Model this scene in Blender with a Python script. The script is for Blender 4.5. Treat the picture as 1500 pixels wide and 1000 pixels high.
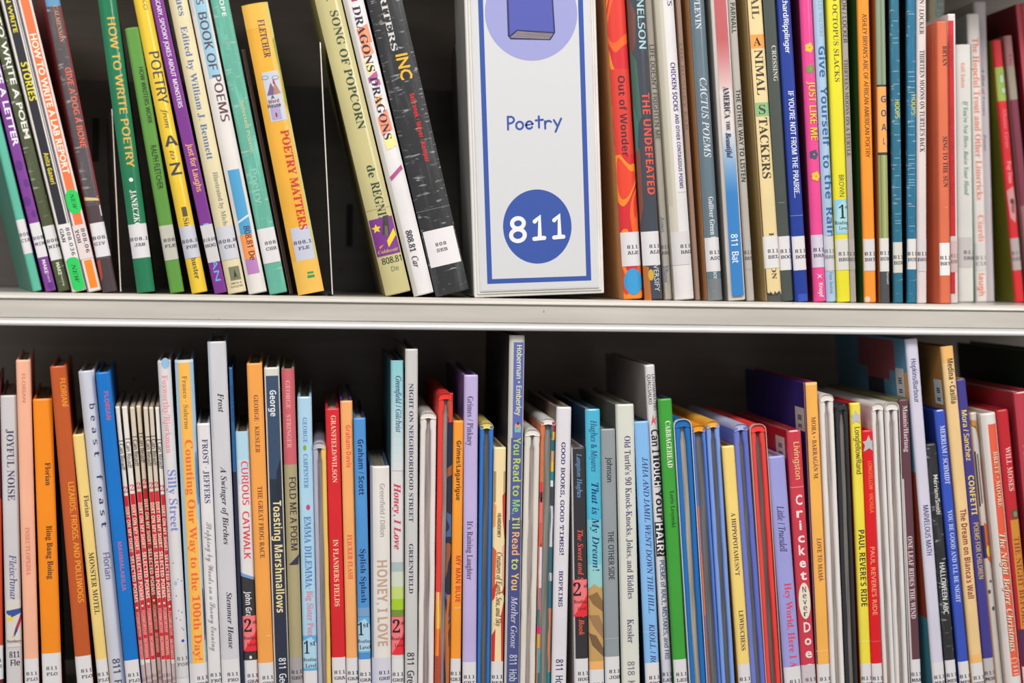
import bpy, math, random
from mathutils import Vector, Matrix
random.seed(7)
S = bpy.context.scene
COL = S.collection
for o in list(bpy.data.objects): bpy.data.objects.remove(o)

# ------------------------------------------------------------------ camera
# The photo frame is 1500x1000.  F is the focal length in pixels; the normal of the
# shelf plane vanishes at pixel (470, 390): the camera looks a little right and down.
F = 2300.0
DIST = 1.25                              # camera to the front plane of the bookcase (y = 0), metres
def _norm(v): return Vector(v).normalized()
NY = _norm(((470 - 750) / F, (500 - 390) / F, -1))           # world +Y in camera axes
_u = Vector((1, 0, 0)); _u = (_u - NY * _u.dot(NY)).normalized(); _v = NY.cross(_u)
def _slope(a):
    e = _u * math.cos(a) + _v * math.sin(a); y = 45 / F
    return (e.y + y * e.z) / e.x, e
lo, hi = -0.1, 0.1
if _slope(lo)[0] > _slope(hi)[0]: lo, hi = hi, lo
for _ in range(60):
    mid = (lo + hi) / 2
    if _slope(mid)[0] < -0.012: lo = mid
    else: hi = mid
EX = _slope((lo + hi) / 2)[1]
EZ = EX.cross(NY)
CAMPOS = Vector((0, -DIST, 1.0235))
def ray(px, py):
    c = Vector(((px - 750) / F, (500 - py) / F, -1))
    return Vector((EX.dot(c), NY.dot(c), EZ.dot(c)))
def P(px, py, Y=0.0):
    d = ray(px, py)
    return CAMPOS + d * ((Y - CAMPOS.y) / d.y)
cd = bpy.data.cameras.new('camera'); cam = bpy.data.objects.new('camera', cd); COL.objects.link(cam)
cam.matrix_world = Matrix.Translation(CAMPOS) @ Matrix((EX, NY, EZ)).to_4x4()
cd.sensor_width = 36; cd.lens = 36 * F / 1500
cd.clip_start = 0.05; cd.clip_end = 50
cd.dof.use_dof = True; cd.dof.focus_distance = 1.275; cd.dof.aperture_fstop = cd.lens / 1000 / 0.019
S.camera = cam
# ------------------------------------------------------------------ light and exposure
W = bpy.data.worlds.new('world'); S.world = W; W.use_nodes = True
W.node_tree.nodes['Background'].inputs[0].default_value = (1.0, 0.98, 0.95, 1)
W.node_tree.nodes['Background'].inputs[1].default_value = 0.30
def ceiling_lamp(x, y, z, sx, sy, power, col=(1, 0.97, 0.93)):
    l = bpy.data.lights.new('ceiling_lamp', 'AREA'); l.shape = 'RECTANGLE'; l.size = sx; l.size_y = sy
    l.energy = power; l.color = col
    o = bpy.data.objects.new('ceiling_lamp', l); COL.objects.link(o); o.location = (x, y, z)
    o.rotation_euler = (Vector((0.15, 0, 0.95)) - Vector((x, y, z))).to_track_quat('-Z', 'Y').to_euler()
ceiling_lamp(0.2, -1.45, 2.65, 2.6, 0.5, 50)
ceiling_lamp(-1.3, -2.2, 2.45, 0.6, 1.6, 18)
ceiling_lamp(1.9, -2.0, 2.45, 0.6, 1.6, 18)
vs = S.view_settings
vs.view_transform = 'Standard'; vs.look = 'None'; vs.gamma = 1.0; vs.use_curve_mapping = False
vs.exposure = 0.0

# ------------------------------------------------------------------ materials
def lin(c):
    r = []
    for v in c[:3]:
        v /= 255.0
        r.append(v / 12.92 if v <= 0.04045 else ((v + 0.055) / 1.055) ** 2.4)
    return r
MATS = {}
def mat(col, kind='plain', rough=0.42):
    key = (tuple(col) if not isinstance(col[0], (tuple, list)) else tuple(map(tuple, col)), kind, rough)
    if key in MATS: return MATS[key]
    m = bpy.data.materials.new(kind); MATS[key] = m; m.use_nodes = True
    nt = m.node_tree; N = nt.nodes; Lk = nt.links; b = N['Principled BSDF']
    b.inputs['Roughness'].default_value = rough
    def node(t, **kw):
        n = N.new(t)
        for k, v in kw.items(): setattr(n, k, v)
        return n
    tc = node('ShaderNodeTexCoord')
    def mix(fac, a, bcol):
        x = node('ShaderNodeMix', data_type='RGBA')
        if isinstance(fac, float): x.inputs['Factor'].default_value = fac
        else: Lk.new(fac, x.inputs['Factor'])
        for i, q in (('A', a), ('B', bcol)):
            s = [k for k in x.inputs if k.name == i and k.type == 'RGBA'][0]
            if isinstance(q, (list, tuple)): s.default_value = (*q[:3], 1)
            else: Lk.new(q, s)
        return [k for k in x.outputs if k.type == 'RGBA'][0]
    def noise(scale, stretch=(1, 1, 1), detail=3):
        mp = node('ShaderNodeMapping'); mp.inputs['Scale'].default_value = stretch
        Lk.new(tc.outputs['Object'], mp.inputs['Vector'])
        n = node('ShaderNodeTexNoise'); n.inputs['Scale'].default_value = scale; n.inputs['Detail'].default_value = detail
        Lk.new(mp.outputs['Vector'], n.inputs['Vector']); return n.outputs['Fac']
    def ramp(f, p0, p1):
        r = node('ShaderNodeMapRange'); r.inputs['From Min'].default_value = p0; r.inputs['From Max'].default_value = p1
        Lk.new(f, r.inputs['Value']); return r.outputs['Result']
    if kind == 'art':
        cols = [lin(c) for c in col]
        n = node('ShaderNodeTexNoise'); n.inputs['Scale'].default_value = 26; n.inputs['Detail'].default_value = 1
        n.inputs['Distortion'].default_value = 0.5
        mp = node('ShaderNodeMapping'); mp.inputs['Scale'].default_value = (1.3, 1, 0.6)
        Lk.new(tc.outputs['Object'], mp.inputs['Vector']); Lk.new(mp.outputs['Vector'], n.inputs['Vector'])
        cr = node('ShaderNodeValToRGB'); cr.color_ramp.interpolation = 'CONSTANT'
        els = cr.color_ramp.elements
        k = len(cols)
        els[0].position = 0; els[0].color = (*cols[0], 1)
        els[1].position = 0.36 + 0.28 * 1 / k; els[1].color = (*cols[1], 1)
        for i in range(2, k):
            e = els.new(0.36 + 0.28 * i / k); e.color = (*cols[i], 1)
        Lk.new(n.outputs['Fac'], cr.inputs['Fac']); Lk.new(cr.outputs['Color'], b.inputs['Base Color'])
    elif kind == 'print':
        b.inputs['Base Color'].default_value = (*lin(col), 1)
    elif kind == 'pages':
        base = lin(col)
        out = mix(ramp(noise(700, (1, 0.02, 0.02), 1), 0.35, 0.7), [c * 0.55 for c in base], base)
        Lk.new(out, b.inputs['Base Color']); b.inputs['Roughness'].default_value = 0.85
    elif kind == 'worn':
        base = lin(col)
        sc = ramp(noise(260, (0.35, 1, 1.7), 6), 0.60, 0.70)
        sc2 = ramp(noise(90, (2.2, 1, 0.25), 4), 0.52, 0.75)
        out = mix(sc, mix(sc2, base, [min(1, c * 1.5 + 0.035) for c in base]), [min(1, c * 0.5 + 0.30) for c in base])
        Lk.new(out, b.inputs['Base Color'])
        bp = node('ShaderNodeBump'); bp.inputs['Strength'].default_value = 0.25; bp.inputs['Distance'].default_value = 0.0006
        Lk.new(noise(300), bp.inputs['Height']); Lk.new(bp.outputs['Normal'], b.inputs['Normal'])
    elif kind in ('steel', 'metal'):
        base = lin(col)
        out = mix(ramp(noise(14, (0.5, 1, 6), 5), 0.35, 0.7), [c * 0.80 for c in base], base)
        if kind == 'steel': b.inputs['Coat Weight'].default_value = 0.4; b.inputs['Coat Roughness'].default_value = 0.18
        sp = ramp(noise(160, (1, 1, 1), 2), 0.74, 0.78)
        out = mix(sp, out, [c * 0.35 for c in base])
        Lk.new(out, b.inputs['Base Color'])
        if kind == 'metal': b.inputs['Metallic'].default_value = 0.3
    else:                                   # printed, laminated board or cloth
        base = lin(col)
        f = noise(38, (1, 1, 0.5), 4)
        out = mix(ramp(f, 0.3, 0.7), [c * 0.93 for c in base], [min(0.95, c * 1.05) for c in base])
        if kind == 'plain':
            wear = ramp(noise(420, (0.5, 1, 1), 3), 0.735, 0.77)
            out = mix(wear, out, [min(1, c * 0.6 + 0.28) for c in base])
        Lk.new(out, b.inputs['Base Color'])
        bp = node('ShaderNodeBump'); bp.inputs['Strength'].default_value = 0.12; bp.inputs['Distance'].default_value = 0.0004
        Lk.new(noise(900 if kind == 'cloth' else 120), bp.inputs['Height']); Lk.new(bp.outputs['Normal'], b.inputs['Normal'])
        if kind == 'gloss':
            b.inputs['Roughness'].default_value = 0.22
            b.inputs['Coat Weight'].default_value = 0.5; b.inputs['Coat Roughness'].default_value = 0.12
    return m
PAGES = (205, 196, 180)
WHITE = (226, 222, 219)

# ------------------------------------------------------------------ mesh builder
class MB:
    def __init__(s): s.v = []; s.f = []; s.m = []; s.mats = []
    def mi(s, m):
        if m not in s.mats: s.mats.append(m)
        return s.mats.index(m)
    def add(s, verts, faces, m):
        o = len(s.v); k = s.mi(m); s.v += verts
        for f in faces: s.f.append([i + o for i in f]); s.m.append(k)
    def build(s, name, parent=None):
        me = bpy.data.meshes.new(name); me.from_pydata([tuple(p) for p in s.v], [], s.f)
        for m in s.mats: me.materials.append(m)
        me.polygons.foreach_set('material_index', s.m); me.update()
        o = bpy.data.objects.new(name, me); COL.objects.link(o)
        if parent: o.parent = parent
        return o
def chamfer_box(mb, x0, x1, y0, y1, z0, z1, c, m):
    c = min(c, (x1 - x0) * .45, (y1 - y0) * .45, (z1 - z0) * .45)
    o = len(mb.v); vs_ = []
    for sx in (0, 1):
        for sy in (0, 1):
            for sz in (0, 1):
                X = (x0, x1)[sx]; Y = (y0, y1)[sy]; Z = (z0, z1)[sz]
                ix = X + (c if sx == 0 else -c); iy = Y + (c if sy == 0 else -c); iz = Z + (c if sz == 0 else -c)
                vs_ += [(X, iy, iz), (ix, Y, iz), (ix, iy, Z)]
    def id(sx, sy, sz, k): return (sx * 4 + sy * 2 + sz) * 3 + k
    fs = []
    for s in (0, 1):
        fs.append([id(s, 0, 0, 0), id(s, 1, 0, 0), id(s, 1, 1, 0), id(s, 0, 1, 0)])
        fs.append([id(0, s, 0, 1), id(1, s, 0, 1), id(1, s, 1, 1), id(0, s, 1, 1)])
        fs.append([id(0, 0, s, 2), id(1, 0, s, 2), id(1, 1, s, 2), id(0, 1, s, 2)])
    for a in (0, 1):
        for b_ in (0, 1):
            fs.append([id(a, b_, 0, 0), id(a, b_, 1, 0), id(a, b_, 1, 1), id(a, b_, 0, 1)])
            fs.append([id(a, 0, b_, 0), id(a, 1, b_, 0), id(a, 1, b_, 2), id(a, 0, b_, 2)])
            fs.append([id(0, a, b_, 1), id(1, a, b_, 1), id(1, a, b_, 2), id(0, a, b_, 2)])
            for d in (0, 1): fs.append([id(a, b_, d, 0), id(a, b_, d, 1), id(a, b_, d, 2)])
    # outward winding
    cx, cy, cz = (x0 + x1) / 2, (y0 + y1) / 2, (z0 + z1) / 2
    out = []
    for f in fs:
        if len(set(f)) < 3: continue
        p = [Vector(vs_[i]) for i in f]
        n = (p[1] - p[0]).cross(p[2] - p[0]); mid_ = sum(p, Vector()) / len(p) - Vector((cx, cy, cz))
        out.append(f if n.dot(mid_) > 0 else f[::-1])
    mb.add(vs_, out, m)

# ------------------------------------------------------------------ lettering
RANGES = {'R': (0x1D400, 0x1D41A, 0x1D7CE), 'i': (0x1D434, 0x1D44E, 0x1D7CE), 'I': (0x1D468, 0x1D482, 0x1D7CE),
          'c': (0x1D4D0, 0x1D4EA, 0x1D7CE), 'b': (0x1D5D4, 0x1D5EE, 0x1D7EC), 'm': (0x1D670, 0x1D68A, 0x1D7F6),
          'n': (0x1D5A0, 0x1D5BA, 0x1D7E2), 'r': (0x1D400, 0x1D41A, 0x1D7CE)}
OFFS = {'s': 0.006, 'd': 0.022}
DUP = {'m': 0.05, 'n': 0.045, 'i': 0.02}            # a second strike makes these faces a little heavier
def glyphs(s, font):
    if font in RANGES:
        U, Lw, D = RANGES[font]; o = ''
        for c in s:
            if 'A' <= c <= 'Z': o += chr(U + ord(c) - 65)
            elif c == 'h' and font == 'i': o += '\u210e'
            elif 'a' <= c <= 'z': o += chr(Lw + ord(c) - 97)
            elif '0' <= c <= '9': o += chr(D + ord(c) - 48)
            else: o += c
        return o
    return s
TC = {}
def text_geo(s, font):
    k = (s, font)
    if k in TC: return TC[k]
    cu = bpy.data.curves.new('t', 'FONT'); cu.body = glyphs(s, font); cu.size = 1; cu.resolution_u = 2
    cu.offset = OFFS.get(font, 0); cu.fill_mode = 'FRONT'
    o = bpy.data.objects.new('t', cu); COL.objects.link(o)
    dg = bpy.context.evaluated_depsgraph_get(); ev = o.evaluated_get(dg); me = ev.to_mesh()
    vv = [(v.co.x, v.co.y) for v in me.vertices]; ff = [list(p.vertices) for p in me.polygons]
    ev.to_mesh_clear(); bpy.data.objects.remove(o); bpy.data.curves.remove(cu)
    TC[k] = (vv, ff); return TC[k]
# element constructors: y values are rows of the photo frame, u runs -0.5..0.5 across the spine
def T(s, y0, y1, h, u, col, font='s'): return ('T', s, y0, y1, h, u, col, font)
def H(s, yc, u, w, h, col, font='s'): return ('H', s, yc, u, w, h, col, font)
def V(s, y0, y1, w, h, u, col, font='s'): return ('V', s, y0, y1, w, h, u, col, font)
def Bd(y0, y1, col, u0=-.5, u1=.5, kind='print'): return ('B', y0, y1, u0, u1, col, kind)
def O(yc, u, ry, rx, col): return ('O', yc, u, ry, rx, col)
def St(yc, u, r, col): return ('S', yc, u, r, col)
def Pg(pts, col): return ('P', pts, col)
def L(y0, txt, u=0.0, y1=None, col=(222, 219, 221), u0=-.5, u1=.5, tc=(45, 40, 62), rot=False): return ('L', y0, txt, u, y1, col, u0, u1, tc, rot)
def K(name, y0, y1, u0, u1, col, els): return ('K', name, y0, y1, u0, u1, col, els)

class Frame:                                   # a leaning upright rectangle seen edge-on in the photo
    def __init__(s, A, B, top, Y, zshelf):
        (ya, al, ar), (yb, bl, br) = A, B
        s.Y = Y; s.xa = (al + ar) / 2; s.xb = (bl + br) / 2; s.ya = ya; s.yb = yb
        pa, pb = P(s.xa, ya, Y), P(s.xb, yb, Y)
        s.phi = math.atan2(pa.x - pb.x, pa.z - pb.z)
        c = math.cos(s.phi); s.k = (P(s.xb + 1, yb, Y) - P(s.xb, yb, Y)).length
        ka = (P(s.xa + 1, ya, Y) - P(s.xa, ya, Y)).length
        s.w = ((ar - al) * ka + (br - bl) * s.k) / 2 * c
        zb = zshelf + s.w / 2 * abs(math.sin(s.phi)) + 0.0002
        t = (zb - pb.z) / (pa.z - pb.z)
        s.base = pb + (pa - pb) * t; s.base.y = Y
        s.va = (pa.z - zb) / c; s.vb = (pb.z - zb) / c
        s.kv = (s.va - s.vb) / (yb - ya)
        s.H = s.v(top)
    def v(s, y): return s.va - (y - s.ya) * s.kv
class Spine(Frame):
    B = 0.0; n = 4.0
    NU = 12                                    # the spine has 12 facets; all print is split along them and lies on them
    def prof(s, u):
        if s.B == 0: return 0.0
        q = max(0.0, min(s.NU, (u / s.w + .5) * s.NU)); i = min(s.NU - 1, int(q)); f = q - i
        a, b = abs(2 * i / s.NU - 1) ** s.n, abs(2 * (i + 1) / s.NU - 1) ** s.n
        return s.B * (a + (b - a) * f)
    def drape(s, mb, pts, faces, layer, m):
        """lay flat (u, v) polygons on the faceted spine"""
        w, n = s.w, s.NU
        if s.B == 0:
            mb.add([(u, -layer, v) for u, v in pts], faces, m); return
        vs_ = [(u, s.prof(u) - layer, v) for u, v in pts]; fs = []
        col = [(u / w + .5) * n for u, v in pts]
        for f in faces:
            c0 = min(col[i] for i in f); c1 = max(col[i] for i in f)
            k0 = int(math.floor(c0 + 1e-6)); k1 = int(math.ceil(c1 - 1e-6))
            if k1 - k0 <= 1: fs.append(f); continue
            poly = [pts[i] for i in f]
            for k in range(k0, k1):
                lo_, hi_ = (k / n - .5) * w, ((k + 1) / n - .5) * w
                q = poly
                for lim, sg in ((lo_, 1), (hi_, -1)):
                    r = []
                    for i in range(len(q)):
                        a, b = q[i - 1], q[i]; da, db = (a[0] - lim) * sg, (b[0] - lim) * sg
                        if (da >= 0) != (db >= 0):
                            t = da / (da - db); r.append((lim, a[1] + (b[1] - a[1]) * t))
                        if db >= 0: r.append(b)
                    q = r
                    if len(q) < 3: break
                if len(q) >= 3:
                    o = len(vs_); vs_ += [(u, s.prof(u) - layer, v) for u, v in q]; fs.append(list(range(o, o + len(q))))
        mb.add(vs_, fs, m)
    def strip(s, mb, u0, u1, v0, v1, layer, m, nu=None, nv=1):
        if v1 < v0: v0, v1 = v1, v0
        v0 = max(v0, 0.0); v1 = min(v1, s.H)
        if v1 <= v0: return
        vv = [v0 + (v1 - v0) * j / nv for j in range(nv + 1)]
        for j in range(nv): s.drape(mb, [(u0, vv[j]), (u1, vv[j]), (u1, vv[j + 1]), (u0, vv[j + 1])], [[0, 1, 2, 3]], layer, m)
    def flat(s, mb, pts, layer, m):            # polygon fan in (u, v)
        cu = sum(p[0] for p in pts) / len(pts); cv = sum(p[1] for p in pts) / len(pts)
        n = len(pts); h = s.w / 2
        pts = [(max(-h, min(h, u)), v) for u, v in pts]
        s.drape(mb, [(max(-h, min(h, cu)), cv)] + pts, [[0, 1 + i, 1 + (i + 1) % n] for i in range(n)], layer, m)
    def els(s, mb, els, layer0=0.00006, clip=None):
        w = s.w; lay = layer0
        for e in els:
            c = e[0]; lay += 0.00002
            if c == 'B':
                _, y0, y1, u0, u1, col, kind = e
                s.strip(mb, u0 * w, u1 * w, s.v(y1), s.v(y0), lay, mat(col, kind))
            elif c == 'O':
                _, yc, u, ry, rx, col = e
                s.flat(mb, [(u * w + rx * s.k * math.cos(a), s.v(yc) + ry * s.k * math.sin(a)) for a in [i * math.pi / 16 for i in range(32)]], lay, mat(col, 'print'))
            elif c == 'S':
                _, yc, u, r, col = e
                pts = []
                for i in range(10):
                    a = math.pi / 2 + i * math.pi / 5; q = r * s.k * (1 if i % 2 == 0 else 0.45)
                    pts.append((u * w + q * math.cos(a), s.v(yc) + q * math.sin(a)))
                s.flat(mb, pts, lay, mat(col, 'print'))
            elif c == 'P':
                _, pts, col = e
                s.flat(mb, [(u * w, s.v(y)) for u, y in pts], lay, mat(col, 'print'))
            elif c == 'T':
                _, st, y0, y1, h, u, col, font = e
                vv, ff = text_geo(st, font)
                if not vv: continue
                a0 = min(p[0] for p in vv); a1 = max(p[0] for p in vv)
                sx = (s.v(y0) - s.v(y1)) / (a1 - a0); sy = h * s.k / 0.7
                pts = []
                for a, b in vv:
                    uu = u * w + (b - 0.35) * sy; uu = max(-w / 2, min(w / 2, uu))
                    pts.append((uu, s.v(y0) - (a - a0) * sx))
                s.drape(mb, pts, ff, lay, mat(col, 'print'))
                if font in DUP: s.drape(mb, [(u_, v_ - DUP[font] * sx) for u_, v_ in pts], ff, lay + 0.000006, mat(col, 'print'))
            elif c in 'HV':
                items = []
                if c == 'H':
                    _, st, yc, u, wd, h, col, font = e; items = [(st, yc, wd)]
                else:
                    _, st, y0, y1, wd, h, u, col, font = e
                    n = len(st)
                    for i, ch in enumerate(st):
                        if ch != ' ': items.append((ch, y0 + (y1 - y0) * (i + .5) / n, wd if ch.lower() not in 'i1l' else wd * .35))
                for st, yc, wd in items:
                    vv, ff = text_geo(st, font)
                    a0 = min(p[0] for p in vv); a1 = max(p[0] for p in vv)
                    sx = wd * s.k / (a1 - a0); sy = h * s.k / 0.7
                    pts = []
                    for a, b in vv:
                        uu = u * w + (a - (a0 + a1) / 2) * sx; uu = max(-w / 2, min(w / 2, uu))
                        pts.append((uu, s.v(yc) + (b - 0.35) * sy))
                    s.drape(mb, pts, ff, lay, mat(col, 'print'))
                    if font in DUP: s.drape(mb, [(max(-w / 2, min(w / 2, u_ + DUP[font] * sx)), v_) for u_, v_ in pts], ff, lay + 0.000006, mat(col, 'print'))
    def patch(s, name, parent, y0, y1, u0, u1, col, els, layer=0.0003):
        """a sticker: a thin sheet following the spine, with its own print"""
        mb = MB(); m = mat(col, 'print', 0.5); w = s.w
        s.strip(mb, u0 * w, u1 * w, s.v(y1), s.v(y0), layer, m)
        s.els(mb, els, layer + 0.00003)
        return mb.build(name, parent)

# ------------------------------------------------------------------ the books
ZU = 1.0                                        # top of the middle shelf board
ZL = P(750, 1066, 0.0).z                        # top of the lower shelf board
SHAPES = {'h': (0.0016, 5.0), 'r': (0.0032, 2.3), 'p': (0.0006, 6.0)}
ALLB = []
def make_root(fr, name, label, cat, group, yaw=0.0):
    r = bpy.data.objects.new(name, None); COL.objects.link(r)
    r.empty_display_size = 0.02
    r.location = fr.base; r.rotation_mode = 'QUATERNION'
    r.rotation_quaternion = (Matrix.Rotation(fr.phi, 3, 'Y') @ Matrix.Rotation(yaw, 3, 'Z')).to_quaternion()
    r['label'] = label; r['category'] = cat
    if group: r['group'] = group
    return r
PENDING = []
def bk(label, A, B, top, *a, **k): PENDING.append(['bk', label, A, B, top, a, k])
def fold(label, A, B, top, *a, **k): PENDING.append(['fold', label, A, B, top, a, k])
def make_book(label, A, B, top, col, side=None, shape='h', els=(), Y=None, D=None, kind='plain', right=None, group=None, pages=PAGES, name=None, cover_els=(), yaw=None, bands=()):
    lower = A[0] > 460 or B[0] > 900
    fr = Spine(A, B, top, Y, ZL if lower else ZU)
    fr.B, fr.n = SHAPES[shape]
    fr.B = min(fr.B, fr.w * 0.28)
    w, Hh = fr.w, fr.H
    if D is None: D = min(0.185, Hh * 0.70)
    D = min(D, 0.243 - Y)
    if yaw is None: yaw = max(0.0, (470 - fr.xb) / F * 0.85)
    root = make_root(fr, name or ('paperback_book' if shape == 'p' else 'hardcover_book'), label, 'book', group or ('books on the lower shelf' if lower else 'books on the upper shelf'), yaw)
    side = side or col; right = right or side
    hard = shape != 'p'
    t = min(0.0021, w * 0.22) if hard else min(0.0005, w * .1)
    # spine
    mb = MB(); nu = fr.NU; m = mat(col, kind) if not isinstance(col[0], (tuple, list)) else mat(col, 'art')
    yb_ = fr.B + t
    zs = [0, 0.0008, Hh - 0.0012, Hh]; ins = [0.0006, 0, 0, 0.0007]
    vs_ = []; fs = []
    for z, q in zip(zs, ins):
        for i in range(nu + 1):
            u = -w / 2 + w * i / nu; vs_.append((u * (1 - q * .6 / w * 2), fr.prof(u) + q, z))
        vs_ += [(w / 2, yb_, z), (-w / 2, yb_, z)]
    R = nu + 3
    for j in range(len(zs) - 1):
        for i in range(R):
            a = j * R + i; b_ = j * R + (i + 1) % R; fs.append([a, b_, b_ + R, a + R])
    fs.append(list(range(R))[::-1]); fs.append([(len(zs) - 1) * R + i for i in range(R)])
    mb.add(vs_, fs, m)
    plain = [e for e in els if e[0] not in 'LK']
    fr.els(mb, plain)
    mb.build('spine', root)
    # covers
    for nm, sx, c in (('back_cover', -1, side), ('front_cover', 1, right)):
        cb = MB(); x0, x1 = (-w / 2, -w / 2 + t) if sx < 0 else (w / 2 - t, w / 2)
        cm = mat(c, 'cover' if kind != 'worn' else 'plain') if not isinstance(c[0], (tuple, list)) else mat(c, 'art')
        chamfer_box(cb, x0, x1, yb_ + 0.0002, D, 0, Hh, 0.0006 if hard else 0.0001, cm)
        if sx < 0:
            for y0, y1, d0, d1, c2 in bands:
                z0, z1 = max(0, fr.v(y1)), min(Hh, fr.v(y0))
                cb.add([(-w / 2 - 0.00006, d1, z0), (-w / 2 - 0.00006, d0, z0), (-w / 2 - 0.00006, d0, z1), (-w / 2 - 0.00006, d1, z1)], [[0, 1, 2, 3]], mat(c2, 'cover'))
        cv = cb.build(nm, root)
        if sx < 0:
            for (y0, y1, d0, d1, c2) in cover_els:
                lb = MB(); v0, v1 = fr.v(y1), fr.v(y0)
                chamfer_box(lb, -w / 2 - 0.00025, -w / 2 - 0.00002, d0, d1, v0, v1, 0.00005, mat((205, 205, 205), 'print'))
                n = 9; q = (v1 - v0) * 0.72 / n
                for i in range(n):
                    if (i * 7) % 5 in (0, 2, 3):
                        chamfer_box(lb, -w / 2 - 0.0003, -w / 2 - 0.00026, d0 + (d1 - d0) * .25, d1 - (d1 - d0) * .3, v0 + (v1 - v0) * .14 + q * i, v0 + (v1 - v0) * .14 + q * (i + .6), 0.00001, mat((40, 40, 40), 'print'))
                lb.build('barcode_label', cv)
    # pages
    pb = MB(); rec = 0.0032 if hard else 0.0001
    chamfer_box(pb, -w / 2 + t + 0.0001, w / 2 - t - 0.0001, yb_ + 0.0004, D - (0.004 if hard else 0.0), rec, Hh - rec, 0.0002, mat(pages, 'pages'))
    pb.build('page_block', root)
    # stickers
    for e in els:
        if e[0] == 'L':
            _, y0, txt, u, y1, c, u0, u1, tc, rot = e
            y1 = y1 or y0 + 50; wp = w / fr.k
            le = []
            lines = txt.split('|') if txt else []
            for i, ln in enumerate(lines):
                if rot:
                    le.append(T(ln, y0 + 6, y0 + 6 + 5.2 * len(ln) + 4, 6, u + .22 - .44 * i, tc, 'm'))
                else:
                    wd = min(5.2 * len(ln), wp * .97); yy = y0 + 21.5 + 8.5 * i
                    uo = max(-.5 + wd / wp / 2, min(.5 - wd / wp / 2, u))
                    le.append(H(ln, yy, uo, wd, 5.6, tc, 'm'))
            fr.patch('call_number_label', root, y0, y1, u0, u1, c, le)
        elif e[0] == 'K':
            _, nm, y0, y1, u0, u1, c, le = e
            if nm in ('star_sticker', 'round_sticker'):
                sb = MB(); fr.els(sb, le, 0.0003); sb.build(nm, root)
            else:
                fr.patch(nm, root, y0, y1, u0, u1, c, le)
    ALLB.append(root); return root

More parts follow.
